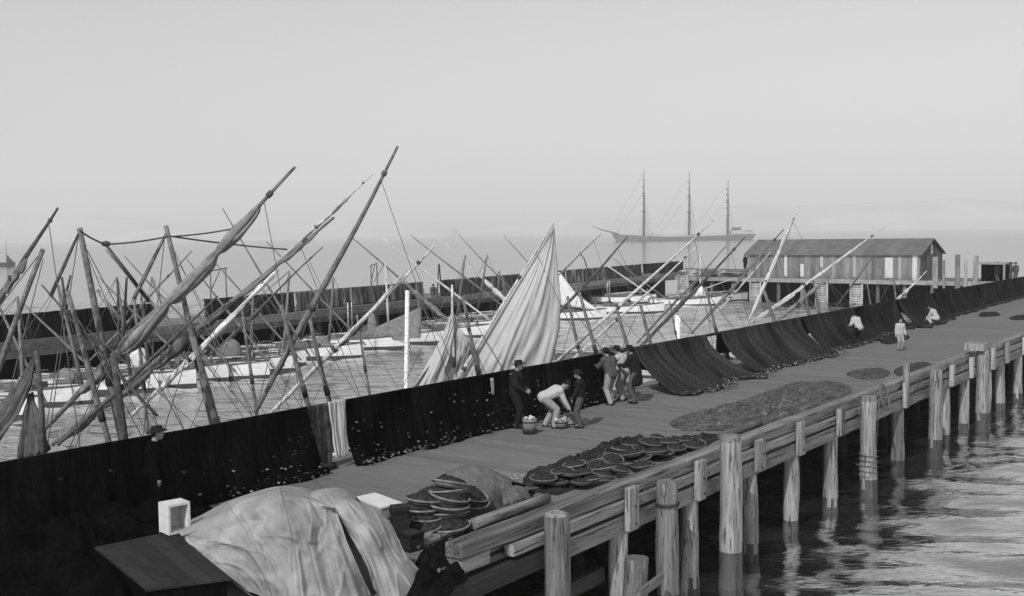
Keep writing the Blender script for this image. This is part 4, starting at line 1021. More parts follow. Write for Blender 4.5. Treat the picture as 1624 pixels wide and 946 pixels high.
def person(label, loc, rz, H=1.70, lean=4, hip=.94, hands=((-.28, .1, .82), (.28, .1, .82)), feet=((-.11, 0), (.11, .05)), top=M_black, legs=M_black, hat='felt', hatmat=M_black,
           coat=.0, look=(0, 0), vox=.012, squat=None, twist=0, apron=False, sleeves=None, group=None):
    k = H / 1.70
    t = thing('person', label, 'person', loc, rz, group)
    M = MW[t.name] @ Matrix.Scale(k, 4)
    def W(q): return M @ Vector(q)
    ln = R(lean)
    pel = Vector((0, -.10 * math.sin(ln), hip)) if squat is None else Vector((0, -.12, squat))
    up = Vector((0, math.sin(ln), math.cos(ln))); fwd = Vector((0, math.cos(ln), -math.sin(ln)))
    waist = pel + up * .14; chest = pel + up * .36; neck0 = pel + up * .50; 
    upn = (up + Vector((0, .12, .35))).normalized() if lean > 30 else (up + Vector((0, .15, .1))).normalized()
    neck1 = neck0 + upn * .09; head = neck1 + upn * .10 + fwd * .015
    lk = Matrix.Rotation(R(look[0]), 3, 'Z') @ Matrix.Rotation(R(look[1] - lean * .55), 3, 'X')
    sh = [chest + up * .09 + Vector((sx * .185, 0, 0)) for sx in (-1, 1)]
    hp = [pel + Vector((sx * .095, 0, -.02)) for sx in (-1, 1)]
    body = MB(); topm = MB(); legm = MB(); shoe = MB(); sleeve = topm
    kk = k
    def cap(m, a, b, ra, rb_): capsule(m, W(a), W(b), ra * kk, rb_ * kk)
    # head
    Mh = MW[t.name].to_3x3() @ lk
    hc = W(head)
    body.ball(hc, kk, 14, 10, (.076, .094, .112), 1.0, Mh)
    def hp_(q): return hc + Mh @ (Vector(q) * kk)
    body.ball(hp_((0, .06, -.055)), kk, 10, 7, (.052, .05, .052), 1.0, Mh)               # jaw
    capsule(body, hp_((0, .092, .012)), hp_((0, .112, -.022)), .011 * kk, .016 * kk, 7)    # nose
    capsule(body, hp_((-.024, .090, -.052)), hp_((.024, .090, -.052)), .010 * kk, .010 * kk, 6)   # mouth
    for sx in (-1, 1):
        body.ball(hp_((sx * .077, -.005, -.005)), kk, 7, 5, (.012, .022, .033), 1.0, Mh)
        body.ball(hp_((sx * .033, .082, .018)), kk, 7, 5, (.017, .012, .012), 1.0, Mh)
    cap(body, neck0 - up * .03, neck1 + upn * .05, .062, .055)
    # trunk
    for m_, e in ((body, 0), (topm, .044)):
        cap(m_, chest + Vector((-.085, 0, 0)) + up * .02, waist + Vector((-.06, 0, 0)), .118 + e, .10 + e)
        cap(m_, chest + Vector((.085, 0, 0)) + up * .02, waist + Vector((.06, 0, 0)), .118 + e, .10 + e)
        cap(m_, sh[0], sh[1], .068 + e, .068 + e); cap(m_, neck0 - up * .04, chest, .075 + e, .10 + e)
    cap(body, waist, pel, .13, .14)
    cap(topm, waist + Vector((-.05, 0, 0)), pel + up * .0 + Vector((-.05, 0, 0)), .145, .16); cap(topm, waist + Vector((.05, 0, 0)), pel + Vector((.05, 0, 0)), .145, .16)
    if coat:
        for sx in (-.06, .06): cap(topm, pel + Vector((sx, 0, 0)), pel + Vector((sx * 1.3, -.02, -coat)), .145, .16)
    cap(legm, pel + Vector((-.07, 0, 0)), pel + Vector((.07, 0, 0)), .128, .128)
    cap(legm, waist - up * .03, pel, .125, .13)
    for i, sx in enumerate((-1, 1)):
        el, hd = limb2(sh[i], hands[i], .29, .26, (sx * .7, -.6, -.5))
        cap(body, sh[i], el, .055, .043); cap(body, el, hd, .043, .029)
        cap(topm, sh[i], el, .092, .072); d = (hd - el); cap(topm, el, el + d * .93, .073, .056)
        # hand: palm, four curled fingers, thumb
        d.normalize(); sd_ = Vector((0, 0, 1)).cross(d)
        if sd_.length < .1: sd_ = Vector((1, 0, 0))
        sd_.normalize(); nn = d.cross(sd_)
        pc = hd + d * .045
        cap(body, hd, pc + sd_ * .018, .028, .026); cap(body, hd, pc - sd_ * .018, .028, .026)
        for f in range(4):
            b0 = pc + sd_ * (.030 - .020 * f) + d * .02; ln_ = (.036, .042, .040, .030)[f]
            b1 = b0 + d * ln_ - nn * .010; b2 = b1 + d * ln_ * .5 - nn * .026
            cap(body, b0, b1, .0105, .010); cap(body, b1, b2, .010, .009)
        tb = hd + d * .02 - sd_ * .03 * sx; tb1 = tb - sd_ * .028 * sx + d * .028 - nn * .01
        cap(body, tb, tb1, .013, .011); cap(body, tb1, tb1 + d * .026 - nn * .012, .011, .009)
        an = Vector((feet[i][0], feet[i][1], .085))
        kn, an2 = limb2(hp[i], an, .44, .43, (sx * .15, 1, 0))
        cap(body, hp[i], kn, .085, .055); cap(body, kn, an2, .055, .04)
        cap(legm, hp[i], kn, .122, .094); cap(legm, kn, an2 + Vector((0, 0, .0)), .092, .080)
        cap(body, an2, an2 + Vector((0, .12, -.045)), .04, .03)
        shoe = MB(); cap(shoe, an2 + Vector((0, -.045, -.04)), an2 + Vector((sx * .02, .15, -.045)), .047, .04); remeshed(shoe, 'shoe', M_black, t, vox, 1)
    bo = remeshed(body, 'body', M_skin, t, vox * .8, 1)
    remeshed(topm, 'jacket' if top in (M_black, M_grey, M_net) else 'shirt', top, t, vox, 3)
    remeshed(legm, 'trousers', legs, t, vox, 3)
    hr = MB(); hr.ball(hp_((0, -.022, .018)), kk, 12, 9, (.081, .088, .105), 1.0, Mh); hr.build('hair', M_black, t)
    if hat:
        ax = (Mh @ Vector((0, -.16, 1))).normalized(); b = hp_((0, -.005, .055))
        br = .19 if hat == 'wide' else (.172 if hat == 'felt' else .10)
        h_ = MB()
        if hat == 'cap':
            h_.lathe(b, [(.098 * kk, 0), (.112 * kk, .03 * kk), (.108 * kk, .06 * kk), (.05 * kk, .085 * kk), (.001, .088 * kk)], 16, ax); h_.obox(b + Mh @ Vector((0, .115, -.002)) * kk, Mh @ Vector((.06, 0, 0)) * kk, Mh @ Vector((0, .045, 0)) * kk, ax * .006)
        else:
            h_.lathe(b, [(br * kk, -.012 * kk), (br * kk, -.002 * kk), (.104 * kk, .012 * kk), (.100 * kk, .05 * kk), (.088 * kk, .085 * kk), (.05 * kk, .094 * kk), (.001, .078 * kk)], 20, ax, xd=Mh @ Vector((1, 0, 0)), sx=.94, sy=1.08)
            h_.lathe(b, [(br * kk, -.012 * kk), (.001, -.006 * kk)], 20, ax, xd=Mh @ Vector((1, 0, 0)), sx=.94, sy=1.08)
        h_.build('hat', hatmat, t)
    return t, W
def deckpt(px, py): q = on_z(px, py, DECK); return q
def face(v): return math.atan2(-v.x, v.y)      # yaw that turns local +y to v
def stand(px, p):    # a point on the deck in the column px
    s = s_at(px, p, 640); return pl(s, p, DECK)
RZ_F = face(N)       # facing the fence
hx = lambda W, q: W(q)
# man with the dark hat at the left, dark against the black nets
person('man in dark clothes and dark hat standing before the black nets, far left', stand(238, 17.15), face(Vector((.9, .35, 0))), 1.72, 6, top=M_net, legs=M_net, hat='felt')
person('man in a dark suit and felt hat standing by the fence, facing right', stand(818, 17.3), face(Vector((1, -.25, 0))), 1.76, 5, hands=((-.12, .28, 1.0), (.2, .3, 1.0)), top=M_black, legs=M_black, hat='felt')
bz = face(Vector((.95, .15, 0)))
bpos = deckpt(868, 679)
person('man in a white shirt stooping low over a basket', (bpos.x, bpos.y, DECK), bz, 1.72, 66, hip=.82, hands=((-.16, .62, .34), (.16, .66, .32)), feet=((-.15, -.02), (.16, .16)), top=M_white, legs=M_trous, hat='cap', look=(0, -35))
person('boy in dark clothes and hat facing the stooping man', deckpt(921, 679), face(Vector((-.85, .1, 0))), 1.50, 3, hands=((-.12, .22, .88), (.14, .26, .86)), feet=((-.10, 0), (.12, .04)), top=M_black, legs=M_grey, hat='felt')
fa = face(N)
person('man in a grey jacket and pale trousers leaning his arms on the fence', deckpt(969, 642), face(N + U * .25), 1.70, 16, hip=.92, hands=((-.10, .50, 1.16), (.12, .52, 1.14)), feet=((-.13, -.12), (.13, .10)), top=M_grey, legs=M_trous, hat='felt')
person('man with pale sleeves leaning on the fence between two jacketed men', stand(990, 17.25), face(N - U * .1), 1.72, 20, hip=.91, hands=((-.34, .45, 1.42), (.34, .40, 1.42)), top=M_white, legs=M_trous, hat='felt')
person('man in a long dark coat leaning on the fence at the right of the group', deckpt(1008, 640), face(N - U * .15), 1.74, 14, hip=.92, hands=((-.10, .46, 1.14), (.12, .44, 1.12)), feet=((-.10, 0), (.12, .12)), top=M_black, legs=M_grey, coat=.26, hat='wide')
person('man in a dark jacket behind the rail, at the left of the group', stand(945, 18.35), face(-N + U * .4), 1.66, 34, hip=.90, hands=((-.24, .62, 1.40), (.24, .62, 1.40)), top=M_black, legs=M_black, hat='felt')
# the bucket, the basket and the heap the stooping man works at
def tub(px, py, r0_, r1_, h_, label, material, name, cat, fill=True):
    q = deckpt(px, py); t = thing(name, label, cat, q); m = MB()
    m.lathe(q, [(.001, .01), (r0_, .01), (r0_ * 1.02, .0), ((r0_ + r1_) / 2 * 1.03, h_ * .5), (r1_, h_), (r1_ - .02, h_), (r0_ - .02, .03), (.001, .03)], 20); m.build('body', material, t)
    if fill:
        f = MB(); rr = random.Random(px)
        for k in range(26): f.ball(q + Vector((rr.uniform(-1, 1) * r1_ * .7, rr.uniform(-1, 1) * r1_ * .7, h_ * .9 + rr.random() * .08)), rr.uniform(.03, .06), 6, 4, (1, 1.4, .7), rr.uniform(.8, 1.6))
        f.build('corks', M_cork, t)
    hb = MB()
    for z in (.2, .75): hb.lathe(q, [((r0_ + (r1_ - r0_) * z) * 1.03 + .012, h_ * z), ((r0_ + (r1_ - r0_) * z) * 1.03 + .012, h_ * z + .03)], 20)
    hb.build('hoop', M_iron, t)
    return t
tub(840, 688, .17, .19, .40, 'tall grey bucket heaped with floats left of the stooping man', mat('zinc', .16, rough=.5, var=.3, scale=(5, 5, 2)), 'bucket', 'bucket')
tub(890, 680, .13, .20, .22, 'shallow pale basket under the hands of the stooping man', M_rim, 'basket', 'basket')
m = MB(); q = deckpt(905, 671)
m.grid(lambda u, v: q + Vector((math.cos(u * 6.2832) * .5 * v * (1 + .3 * nz3(u * 4, v)), math.sin(u * 6.2832) * .32 * v, .24 * (1 - v * v) + .05 * nz3(u * 6, v * 5))), 24, 8, tfn=lambda u, v: 1 + .5 * nz3(u * 9, v * 9))
tag(m.build('rope_heap', M_rim), 'low pale heap of line beside the boy', 'heap')
# far figures along the near fence
person('person in a white shirt mending nets against the fence, far down the pier', stand(1361, 16.6), face(N + U * .4), 1.6, 30, hip=.85, top=M_white, legs=M_black, hat='felt', vox=.02, hands=((-.2, .4, .9), (.2, .4, .9)))
person('small figure in white blouse and pale skirt standing on the far deck', deckpt(1427, 556), face(Vector((.2, -1, 0))), 1.32, 3, top=M_white, legs=M_trous, hat=None, vox=.02, hands=((-.3, .1, .8), (.3, .1, .8)))
person('person in a white smock squatting before the fanned nets, far down the pier', deckpt(1482, 517), face(N), 1.65, 30, squat=.42, hands=((-.2, .4, .3), (.2, .4, .3)), top=M_white, legs=M_white, hat='cap', vox=.02, feet=((-.16, .1), (.16, .1)))
q = fp(s2_at(687, 1.2), 1.2, DECK)
person('man sitting on the far pier in the gap of the fence, grey clothes', (q.x, q.y, DECK), face(Vector((.4, -1, 0))), 1.7, 15, squat=.30, hands=((-.2, .4, .42), (.2, .4, .42)), feet=((-.18, .42), (.18, .46)), top=M_grey, legs=M_grey, hat='felt', vox=.025)
q = cp(s3_at(1161, 430), 3.0, DECK)
person('distant dark figure standing on the cross pier left of the shed', (q.x, q.y, DECK + .75), 0.4, 1.7, 4, hat='felt', vox=.03)
for px, rz_, lab in ((1571, .3, 'distant dark figure standing alone past the boards, far right'), (1592, 1.2, 'distant figure in dark clothes, left of the pair at the far right'), (1600, 2.0, 'distant dark figure at the far right end of the cross pier')):
    q = cp(s3_at(px, 430), 2.2, DECK)
    person(lab, (q.x, q.y, DECK), rz_, 1.78, 4, top=M_grey, legs=M_grey, hat='felt', vox=.03)

# ------------------------------------------------------------------ things lying on the deck
def netmound(outline, h, label, material, name, cat, seed=0, n=70, ring=12, tone=1.0, z0=DECK, lump=1.0):
    pts = [on_z(x, y, z0) for x, y in outline]; c = sum(pts, Vector()) / len(pts); k = len(pts)
    def out(u):
        a = u * k; i = int(a) % k; f = a - int(a); p0, p1, p2, p3 = pts[(i - 1) % k], pts[i], pts[(i + 1) % k], pts[(i + 2) % k]
        return .5 * (2 * p1 + (p2 - p0) * f + (2 * p0 - 5 * p1 + 4 * p2 - p3) * f * f + (3 * p1 - p0 - 3 * p2 + p3) * f ** 3)
    m = MB()
    def fn(u, v):
        q = c.lerp(out(u % 1.0), v * (1 + .05 * nz3(u * 40, seed) * (v > .8)))
        e = (1 - v ** 3.0); w_ = nz3(q.x * 2.2, q.y * 2.2, seed) * .6 + nz3(q.x * 6, q.y * 6, seed) * .4 + nz3(q.x * 14, q.y * 14, seed) * .2
        q.z = z0 + .012 + max(0.0, h * e * (.65 + lump * w_) + .02 * (1 + nz3(q.x * 9, q.y * 9)) * (v < .98)); return q
    m.grid(fn, n, ring, tfn=lambda u, v: tone * max(.3, 1 + .7 * nz3(u * 31, v * 9, seed)))
    return tag(m.build(name, material), label, cat)
netmound([(830, 765), (838, 750), (872, 742), (925, 722), (966, 704), (1010, 696), (1075, 700), (1130, 690), (1142, 694), (1120, 708), (1060, 726), (1000, 745), (955, 760), (915, 775), (880, 786), (845, 780)], .26, 'long dark heap of net and lines tumbled among the trays along the kerb', M_net2, 'net_heap', 'net', 3, 220, 34, .8, lump=1.5)
netmound([(1062, 672), (1085, 660), (1160, 642), (1220, 622), (1268, 607), (1330, 607), (1352, 618), (1330, 635), (1290, 650), (1245, 664), (1200, 680), (1130, 684), (1080, 682)], .20, 'broad grey-brown net spread in a flat heap on the deck', M_netgrey, 'net_heap', 'net', 8, 160, 20, 1.0, lump=1.1)
netmound([(1342, 594), (1365, 587), (1400, 586), (1412, 592), (1400, 600), (1368, 602)], .12, 'small round net laid in a coil on the deck', M_netgrey, 'net_heap', 'net', 11, 60, 10, .8)
netmound([(1418, 588), (1440, 579), (1470, 576), (1478, 582), (1450, 592), (1426, 597)], .12, 'small dark net heap against the kerb, behind the tall post', M_netgrey, 'net_heap', 'net', 12, 50, 10, .6)
netmound([(1130, 580), (1160, 578), (1168, 600), (1130, 604)], .2, 'dark tangle in the gap between the two fanned nets', M_net, 'net_heap', 'net', 13, 40, 8, 1)
netmound([(1395, 540), (1430, 530), (1442, 537), (1410, 547)], .25, 'dark net bundle at the foot of the far nets behind the small figure', M_net2, 'net_heap', 'net', 14, 40, 8, .7)
netmound([(1555, 497), (1580, 496), (1585, 501), (1556, 503)], .12, 'small dark patch of net far along the deck, left of the last one', M_net2, 'net_heap', 'net', 15, 30, 6, .8)
netmound([(1604, 503), (1640, 501), (1640, 507), (1606, 508)], .12, 'last dark patch of net on the deck at the right edge', M_net2, 'net_heap', 'net', 16, 30, 6, .8)
netmound([(-120, 800), (60, 795), (200, 800), (330, 800), (318, 838), (262, 850), (190, 880), (215, 990), (40, 1030), (-120, 1010)], .55, 'great black heap of tarred net filling the bottom left corner', M_net, 'net_heap', 'net', 19, 120, 20, 1.0, lump=.6)
netmound([(668, 880), (720, 862), (762, 852), (770, 868), (740, 905), (700, 960), (640, 975), (655, 920)], .3, 'black heap of tarred gear between the small tarpaulin and the end of the kerb', M_net, 'net_heap', 'net', 23, 80, 14, 2.0, lump=1.2)
# grey sacking over a hump beside the trays
tq = [(700, 750, .55), (742, 738, .72), (790, 752, .62)]
def surf(rows, nu, nv, fold, seed, material, name, label, cat, thick=.015, tonef=None):
    P = [[on_z(x, y, DECK + h) for x, y, h in r] for r in rows]
    def cr(a, t):
        k = t * (len(a) - 1); i = min(int(k), len(a) - 2); f = k - i
        p0, p1, p2, p3 = a[max(i - 1, 0)], a[i], a[i + 1], a[min(i + 2, len(a) - 1)]
        return .5 * (2 * p1 + (p2 - p0) * f + (2 * p0 - 5 * p1 + 4 * p2 - p3) * f * f + (3 * p1 - p0 - 3 * p2 + p3) * f ** 3)
    def fn(u, v):
        q = cr([cr(r, u) for r in P], v); return q + fold(u, v)
    m = MB(); m.grid(fn, nu, nv, tfn=tonef); return tag(m.build(name, material, None, thick), label, cat)
def cfold(u, v, seed=1):
    return Vector((0, -1, .3)) * (.05 * nz3(u * 5, v * 4, seed) + .03 * nz3(u * 13, v * 9, seed) + .10 * max(0, v - .45) * math.sin(u * 24 + 3 * nz3(u * 4, v * 2, seed)))
surf([[(690, 762, .0), (735, 752, .0), (790, 756, 0), (835, 770, 0)], [(706, 752, .5), (742, 737, .66), (778, 745, .6), (812, 765, .35)], [(712, 768, .45), (752, 757, .58), (785, 762, .5), (815, 775, .3)],
      [(712, 812, .12), (752, 800, .25), (790, 790, .2), (822, 790, .1)], [(712, 830, 0), (752, 822, 0), (795, 808, 0), (830, 800, 0)]], 50, 40, lambda u, v: cfold(u, v, 4) * .8, 4, M_clothgrey, 'sacking', 'grey sacking thrown over a hump beside the stacked trays', 'cloth')
surf([[(790, 778, .0), (815, 770, .0), (850, 780, 0)], [(795, 780, .25), (818, 772, .32), (838, 778, .2)], [(798, 797, .2), (820, 790, .26), (842, 790, .15)], [(800, 812, 0), (822, 808, 0), (850, 798, 0)]], 30, 26, lambda u, v: cfold(u, v, 9) * .5, 9, M_clothgrey, 'sacking', 'small lump of grey sacking between the larger hump and the log', 'cloth')
cm = MB(); rr = random.Random(77)
for k in range(90):
    q = deckpt(rr.uniform(792, 842), rr.uniform(752, 768)); cm.ball(q + Z * .015, rr.uniform(.008, .02), 5, 3, (1, 1, .5), rr.uniform(.8, 1.8))
tag(cm.build('shell_litter', M_cork), 'scatter of pale specks on the deck behind the grey sacking', 'litter', kind='stuff')
# round trays of coiled line
def make_tray(label, c, group):
    t = thing('line_tray', label, 'tray', c, 0, group)
    m = MB(); m.lathe(c, [(.001, .0), (.25, .0), (.31, .04), (.36, .10), (.345, .10), (.29, .05), (.001, .03)], 26); m.build('basket', M_wicker, t)
    r = MB(); r.tube([Vector(c) + Vector((math.cos(a) * .36, math.sin(a) * .36, .105)) for a in [k * 6.2832 / 32 for k in range(33)]], (.019), 7, caps=False, tfn=lambda i, k, n, s_: 1 + .35 * nz3(i * .6, k)); r.build('rim', M_rim, t)
    g = MB(); g.grid(lambda u, v: Vector(c) + Vector((math.cos(u * 6.2832) * .345 * v, math.sin(u * 6.2832) * .345 * v, .085 + .12 * (1 - v ** 2.6) + .03 * nz3(u * 9, v * 6) + .025 * nz3(u * 23, v * 11))), 40, 10, tfn=lambda u, v: max(.3, 1 + .9 * nz3(u * 19, v * 8)))
    g.build('coiled_line', M_net2, t)
    return t
tray0 = None
TRAYS = []
def tray_at(px, py, h, label, group, tilt=(0, 0), rz=0, sc=1.0):
    global tray0
    q = on_z(px, py, DECK + h)
    if tray0 is None:
        tray0 = make_tray(label, (0, 0, 0), group); r = tray0
    else: r = dup(tray0, q, 0, label, group)
    r.location = q; r.rotation_euler = (R(tilt[0]), R(tilt[1]), rz); r.scale = (sc,) * 3
    return r
GS = 'round trays stacked near the tarpaulin'
for px, py, h, lab, tl in ((672, 845, .02, 'lowest tray of the left stack of round trays', (4, -10)), (673, 826, .16, 'second tray from the bottom of the left stack', (3, 4)), (671, 812, .30, 'third tray from the bottom of the left stack', (-2, 2)), (674, 800, .44, 'top tray of the left stack, with a ragged heap in it', (6, 3)),
                           (714, 842, .03, 'lowest tray of the front stack, half under the others', (2, 5)), (713, 822, .18, 'second tray of the front stack', (8, 0)), (711, 810, .34, 'third tray of the front stack', (-3, -5)), (712, 796, .48, 'tilted top tray of the front stack, showing its coils', (11, -6)),
                           (742, 806, .14, 'lower tray leaning at the right of the stacks', (8, -14)), (742, 790, .34, 'upper tray leaning steeply at the right of the stacks', (10, -18)), (690, 790, .45, 'tray at the back between the left stack and the topmost one', (5, 8)), (714, 775, .70, 'topmost tray of all, crowning the stacks', (14, 10)), (713, 786, .56, 'tray just beneath the topmost one', (6, -6)), (692, 798, .32, 'tray at the back of the stacks, second layer', (-2, 6)), (744, 800, .24, 'middle tray at the right of the stacks', (9, -15)),
                           (690, 806, .2, 'tray hidden low between the left and front stacks', (0, 0))):
    tray_at(px, py, h, lab, GS, tl, rnd.random() * 6)
GF = 'trays laid out among the net heap along the kerb'
for k, (px, py, h, lab, tl, sc) in enumerate(((848, 776, .05, 'nearest tray of the kerb row, beside the log end', (4, 0), .6), (873, 767, .14, 'tray near the sacking end of the kerb row, half filled', (6, 8), .55), (892, 752, .22, 'pale-rimmed shallow tray at the back of the kerb row', (8, -5), .62), (912, 741, .24, 'pale tray standing proud on the dark heap', (6, 4), .72),
                                              (938, 764, .16, 'tray lying close to the kerb timber in the kerb row', (10, 10), .7), (962, 748, .18, 'tray tilted towards the kerb below the pale bent rim', (12, 14), .7), (994, 740, .14, 'tray with a thin white rim beside the kerb', (14, 4), .62), (1019, 731, .16, 'broadest pale oval tray midway along the kerb row', (10, -4), .66),
                                              (985, 717, .2, 'tray at the deck side of the kerb row', (5, -12), .62), (1000, 709, .24, 'tray at the far deck side, long white rim', (8, 2), .6), (1042, 697, .22, 'tray among the far lumps of the kerb row', (8, 5), .6), (1056, 722, .14, 'tray at the far end of the row near the timber', (10, -6), .6), (950, 728, .2, 'half-buried tray in the middle of the dark heap', (-4, 10), .6))):
    tray_at(px, py, h - .03, lab, GF, (tl[0] * .7 + rnd.uniform(-7, 5), tl[1] * .7 + rnd.uniform(-8, 8)), rnd.random() * 6, sc * rnd.uniform(.8, 1.12))
proto2 = make_tray('x', (0, 0, 0), GF)
for ch_ in proto2.children:
    if ch_.name.startswith('rim'): ch_.data.materials[0] = M_clothgrey
SPOTS = [(862, 764, .2, 'sixth', 0), (884, 770, .1, '', 0), (905, 757, .2, '', 0), (925, 752, .22, '', 0), (921, 769, .1, '', 0), (947, 741, .22, '', 0), (958, 759, .16, '', 0), (972, 732, .22, '', 0), (981, 748, .16, '', 0), (1003, 725, .22, '', 0), (1016, 717, .22, '', 0), (1018, 742, .1, '', 0), (1031, 707, .22, '', 0), (1038, 722, .16, '', 0), (1062, 705, .2, '', 0), (1074, 714, .14, '', 0), (1085, 702, .18, '', 0), (1100, 708, .12, '', 0)]
first = True
for (px, py, h, _n, _z) in SPOTS:
    q = on_z(px, py, DECK + h)
    if first: r = proto2; first = False
    else: r = dup(proto2, q)
    r['label'] = 'dark tray with a dark rim, half sunk in the net heap along the kerb'; r['group'] = 'dark-rimmed trays sunk in the net heap'
    r.location = q; r.rotation_euler = (R(rnd.uniform(-12, 16)), R(rnd.uniform(-16, 12)), rnd.random() * 6); r.scale = (rnd.uniform(.55, .8),) * 3
# logs
def log(a, b, r, label):
    A = on_z(a[0], a[1], DECK + r + .02); B = on_z(b[0], b[1], DECK + r + .02)
    t = MB().tube([A, A.lerp(B, .3), A.lerp(B, .7), B], [r, r * .98, r * .93, r * .9], 14, tfn=lambda i, k, n, s_: 1 + .2 * nz3(k * 2.2, i)).build('log', M_timber); return tag(t, label, 'log')
log((750, 832), (868, 790), .105, 'peeled round log lying along the kerb beside the stacked trays')
log((1143, 692), (1206, 670), .10, 'round log lying along the kerb at the end of the flat net heap')
# crate, box, lid chest, tarpaulins
def corner_box(a, b, c_, h0, h1, label, name, material, cat):
    A, B, C_ = (on_z(x, y, DECK + h1) for x, y in (a, b, c_)); Dp = A + C_ - B
    t = thing(name, label, cat, (B.x, B.y, DECK)); m = MB()
    P = [A, B, C_, Dp]; ctr = sum(P, Vector()) / 4
    lo = [Vector((p.x, p.y, DECK + h0)) for p in P]
    m.hexa(lo + [p - Z * .03 for p in P]); bo = m.build('body', material, t)
    l_ = MB(); l_.hexa([ctr + (p - ctr) * 1.03 - Z * .03 for p in P] + [ctr + (p - ctr) * 1.03 for p in P], 1.0); l_.build('lid', M_box, t)
    bt = MB()
    for i in range(4):
        a_, b_ = lo[i], lo[(i + 1) % 4]; nrm = ((a_ + b_) / 2 - Vector((ctr.x, ctr.y, (a_).z))).normalized() * .012
        for f in (.33, .66): bt.beam(a_.lerp(b_, .02) + nrm * .4 + Z * (h1 - h0) * f, a_.lerp(b_, .98) + nrm * .4 + Z * (h1 - h0) * f, .012, .012, .25)
    bt.build('plank_seams', M_under, t)
    return t
corner_box((562, 789), (604, 805), (637, 797), .0, .62, 'pale lidded crate behind the tarpaulins, white top in the sun', 'crate', mat('crate_side', .3, var=.3, scale=(3, 3, 14)), 'crate')
# dark chest with a sloping lid at the bottom left
ch = thing('deck_chest', 'low dark chest with a sloping plank lid at the bottom left', 'chest', on_z(290, 900, DECK)); m = MB()
La, Lb, Lc, Ld = on_z(276, 842, DECK + .55), on_z(366, 917, DECK + .55), on_z(232, 935, DECK + .35), on_z(150, 868, DECK + .45)
for k in range(5):
    f0, f1 = k / 5 + .004, (k + 1) / 5 - .004
    q = [La.lerp(Ld, f1), Lb.lerp(Lc, f1), Lb.lerp(Lc, f0), La.lerp(Ld, f0)]
    m.hexa([v - Z * .035 for v in q] + q, rnd.uniform(.8, 1.2))
m.build('lid', mat('chest_lid', .022, var=.4, scale=(3, 14, 6), rotz=.6), ch)  # dark boards, their colour lowered further to stand for deep shadow
m = MB(); q = [Ld, Lc, Lb, La]; ctr = sum(q, Vector()) / 4; q = [ctr + (v - ctr) * .95 for v in q]
m.hexa([Vector((v.x, v.y, DECK + .005)) for v in q] + [v - Z * .045 for v in q]); m.build('body', M_net, ch)
# open white box standing on end behind the chest
bx = thing('open_box', 'pale empty box standing on end with its open side forward, on the chest', 'box', on_z(276, 842, DECK + .55))
bc = on_z(278, 843, DECK + .56); ay = Vector((-.66, .75, 0)).normalized(); ax = Vector((.75, .66, 0)).normalized(); bw, bd_, bh = .165, .17, .44; m = MB(); th_ = .018
m.obox(bc + ax * -bw + Z * bh / 2, ax * th_, ay * bd_, Z * bh / 2); m.obox(bc + ax * bw + Z * bh / 2, ax * th_, ay * bd_, Z * bh / 2)
m.obox(bc + Z * (bh + th_), ax * (bw + th_), ay * bd_, Z * th_); m.obox(bc + Z * th_ * .9, ax * (bw - th_ - .002), ay * bd_, Z * th_ * .9); m.obox(bc + ay * (bd_ + .01) + Z * bh / 2, ax * (bw + th_), ay * .009, Z * (bh / 2 + th_))
m.build('sides', M_box, bx)
def tf1(u, v):
    fr = max(0, v - .42) * min(1, max(0, u - .38) * 4)
    cr_ = max(0, 1 - abs(nz3(u * 8 + .6 * v, v * 1.6, 31)) * 7) * .035 + max(0, 1 - abs(nz3(u * 4 - v * 3, v * 5 + u * 2, 41)) * 9) * .03
    s_ = .5 + .5 * math.sin(u * 46 + 4 * nz3(u * 4, v * 1.5, 2)); dr = (s_ ** 4) * .22 * fr * (.6 + .8 * (.5 + nz3(u * 6, 3)))
    sw = .06 * nz3(u * 3.5, v * 3, 5) + .03 * nz3(u * 9, v * 8, 6) + .05 * abs(nz3(u * 6 + v * 5, v * 6 - u * 3, 12)) + .022 * abs(nz3(u * 17 - v * 4, v * 13, 7))
    sag = -.06 * math.exp(-((v - .47 - .12 * math.sin(u * 5)) / .035) ** 2) * (u < .5) * math.sin(min(1, u * 2) * 3.14)
    return Vector((0, -1, .25)) * (sw + dr + cr_) + Z * sag
surf([[(268, 842, .1), (325, 815, .1), (372, 792, .1), (435, 774, .1), (480, 774, .1), (510, 785, .1), (545, 800, .1)],
      [(283, 845, .62), (335, 822, .85), (375, 797, 1.12), (435, 778, 1.30), (468, 779, 1.30), (497, 791, 1.22), (530, 805, 1.15)],
      [(296, 857, .56), (350, 848, .78), (400, 832, 1.0), (448, 824, 1.14), (484, 824, 1.17), (510, 818, 1.16), (534, 812, 1.14)],
      [(335, 890, .40), (385, 888, .5), (425, 886, .62), (458, 882, .68), (492, 876, .72), (524, 872, .74), (556, 872, .74)],
      [(395, 938, .10), (418, 946, .05), (442, 958, .0), (468, 968, 0), (504, 966, 0), (548, 962, 0), (590, 946, 0)]], 200, 130, tf1, 1, M_tarp, 'tarpaulin', 'large pale tarpaulin draped in folds over stacked goods in the foreground', 'tarpaulin',
     tonef=lambda u, v: (.8 if abs((u * 4 + .35) % 1 - .5) < .0101 else 1.0) * (1 + .1 * ((int(u * 4 + .85) * 37) % 5 - 2) * .5) * (1 + .22 * nz3(u * 3, v * 3, 77)))
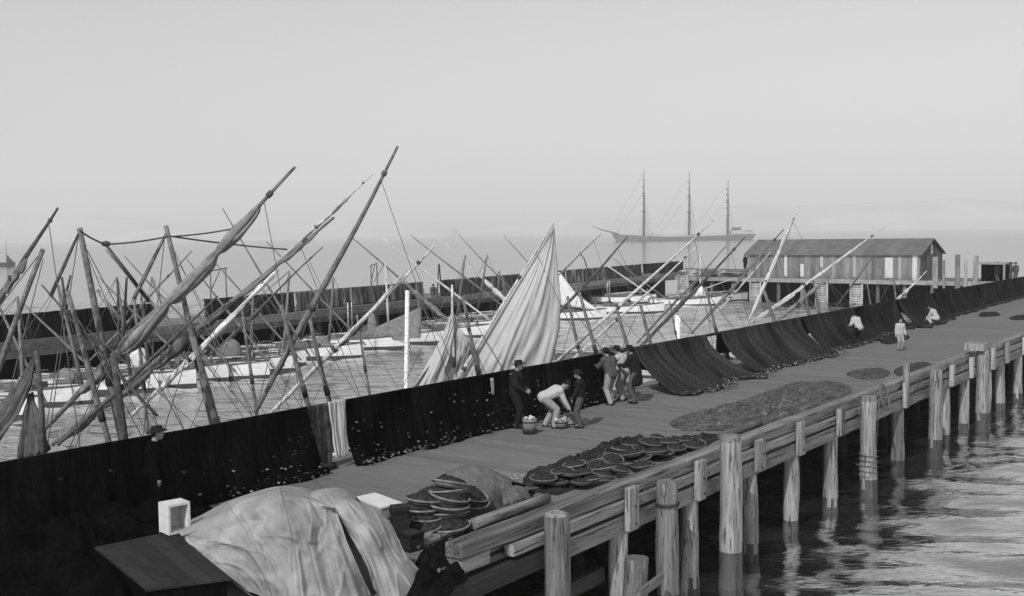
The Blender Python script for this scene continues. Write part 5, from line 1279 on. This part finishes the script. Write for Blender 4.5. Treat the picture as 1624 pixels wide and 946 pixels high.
surf([[(480, 786, .2), (515, 776, .2), (545, 776, .2), (570, 788, .2)],
      [(486, 791, 1.15), (515, 782, 1.24), (545, 782, 1.24), (566, 795, 1.12)],
      [(534, 822, 1.02), (562, 838, .95), (588, 834, .95), (614, 824, .93)],
      [(578, 890, .50), (592, 893, .45), (616, 886, .45), (642, 878, .42)],
      [(590, 925, .12), (606, 950, .0), (642, 952, 0), (672, 912, .06)]], 100, 100, lambda u, v: cfold(u, v, 21) * .7 + Vector((.3, -1, .3)) * (max(0, 1 - abs(nz3(u * 5, v * 3, 51)) * 8) * .03), 3, M_tarp, 'tarpaulin', 'smaller tarpaulin over a box-shaped pile, right of the large one', 'tarpaulin')
# goods hidden under the tarpaulins, the dark gear to their right
def smallbox(px, py, w_, d_, h_, label, name, cat, material, rz=.3):
    q = on_z(px, py, DECK); t = thing(name, label, cat, q, rz); ax = Vector((math.cos(rz), math.sin(rz), 0)); ay = Vector((-ax.y, ax.x, 0)); m = MB()
    m.obox(q + Z * h_ / 2, ax * w_ / 2, ay * d_ / 2, Z * h_ / 2); m.build('body', material, t)
    l_ = MB()
    for z in (.12, .88): l_.obox(q + Z * h_ * z, ax * (w_ / 2 + .012), ay * (d_ / 2 + .012), Z * .03, .6)
    l_.build('battens', material, t)
smallbox(634, 860, .28, .3, .62, 'dark upright case between the tarpaulin and the tray stacks', 'case', 'case', M_timberdark)
smallbox(652, 872, .3, .3, .3, 'small dark keg-like box at the foot of the tray stacks', 'case', 'case', M_timberdark, .8)
log((618, 846), (700, 852), .06, 'dark pole lying under the tray stacks')
for a, b, lab in (((655, 868), (742, 832), 'bent plank lying in front of the tray stacks'), ((690, 905), (800, 862), 'dark plank lying along the near end of the kerb')):
    A, B = on_z(a[0], a[1], DECK + .06), on_z(b[0], b[1], DECK + .06)
    tag(MB().beam(A, B, .2, .05).build('plank', M_timber), lab, 'plank')

# ------------------------------------------------------------------ the air over the bay
hz = MB(); hz.hexa([(-5900, -5900, -2), (5900, -5900, -2), (5900, 5900, -2), (-5900, 5900, -2), (-5900, -5900, 330), (5900, -5900, 330), (5900, 5900, 330), (-5900, 5900, 330)])
mh = bpy.data.materials.new('haze_air'); mh.use_nodes = True; n_ = mh.node_tree.nodes
n_.remove(n_['Principled BSDF']); pv = n_.new('ShaderNodeVolumePrincipled')
pv.inputs['Color'].default_value = (.92, .92, .92, 1); pv.inputs['Density'].default_value = 0.00027; pv.inputs['Anisotropy'].default_value = 0.0
mh.node_tree.links.new(pv.outputs[0], n_['Material Output'].inputs['Volume'])
tag(hz.build('haze', mh), kind='stuff')
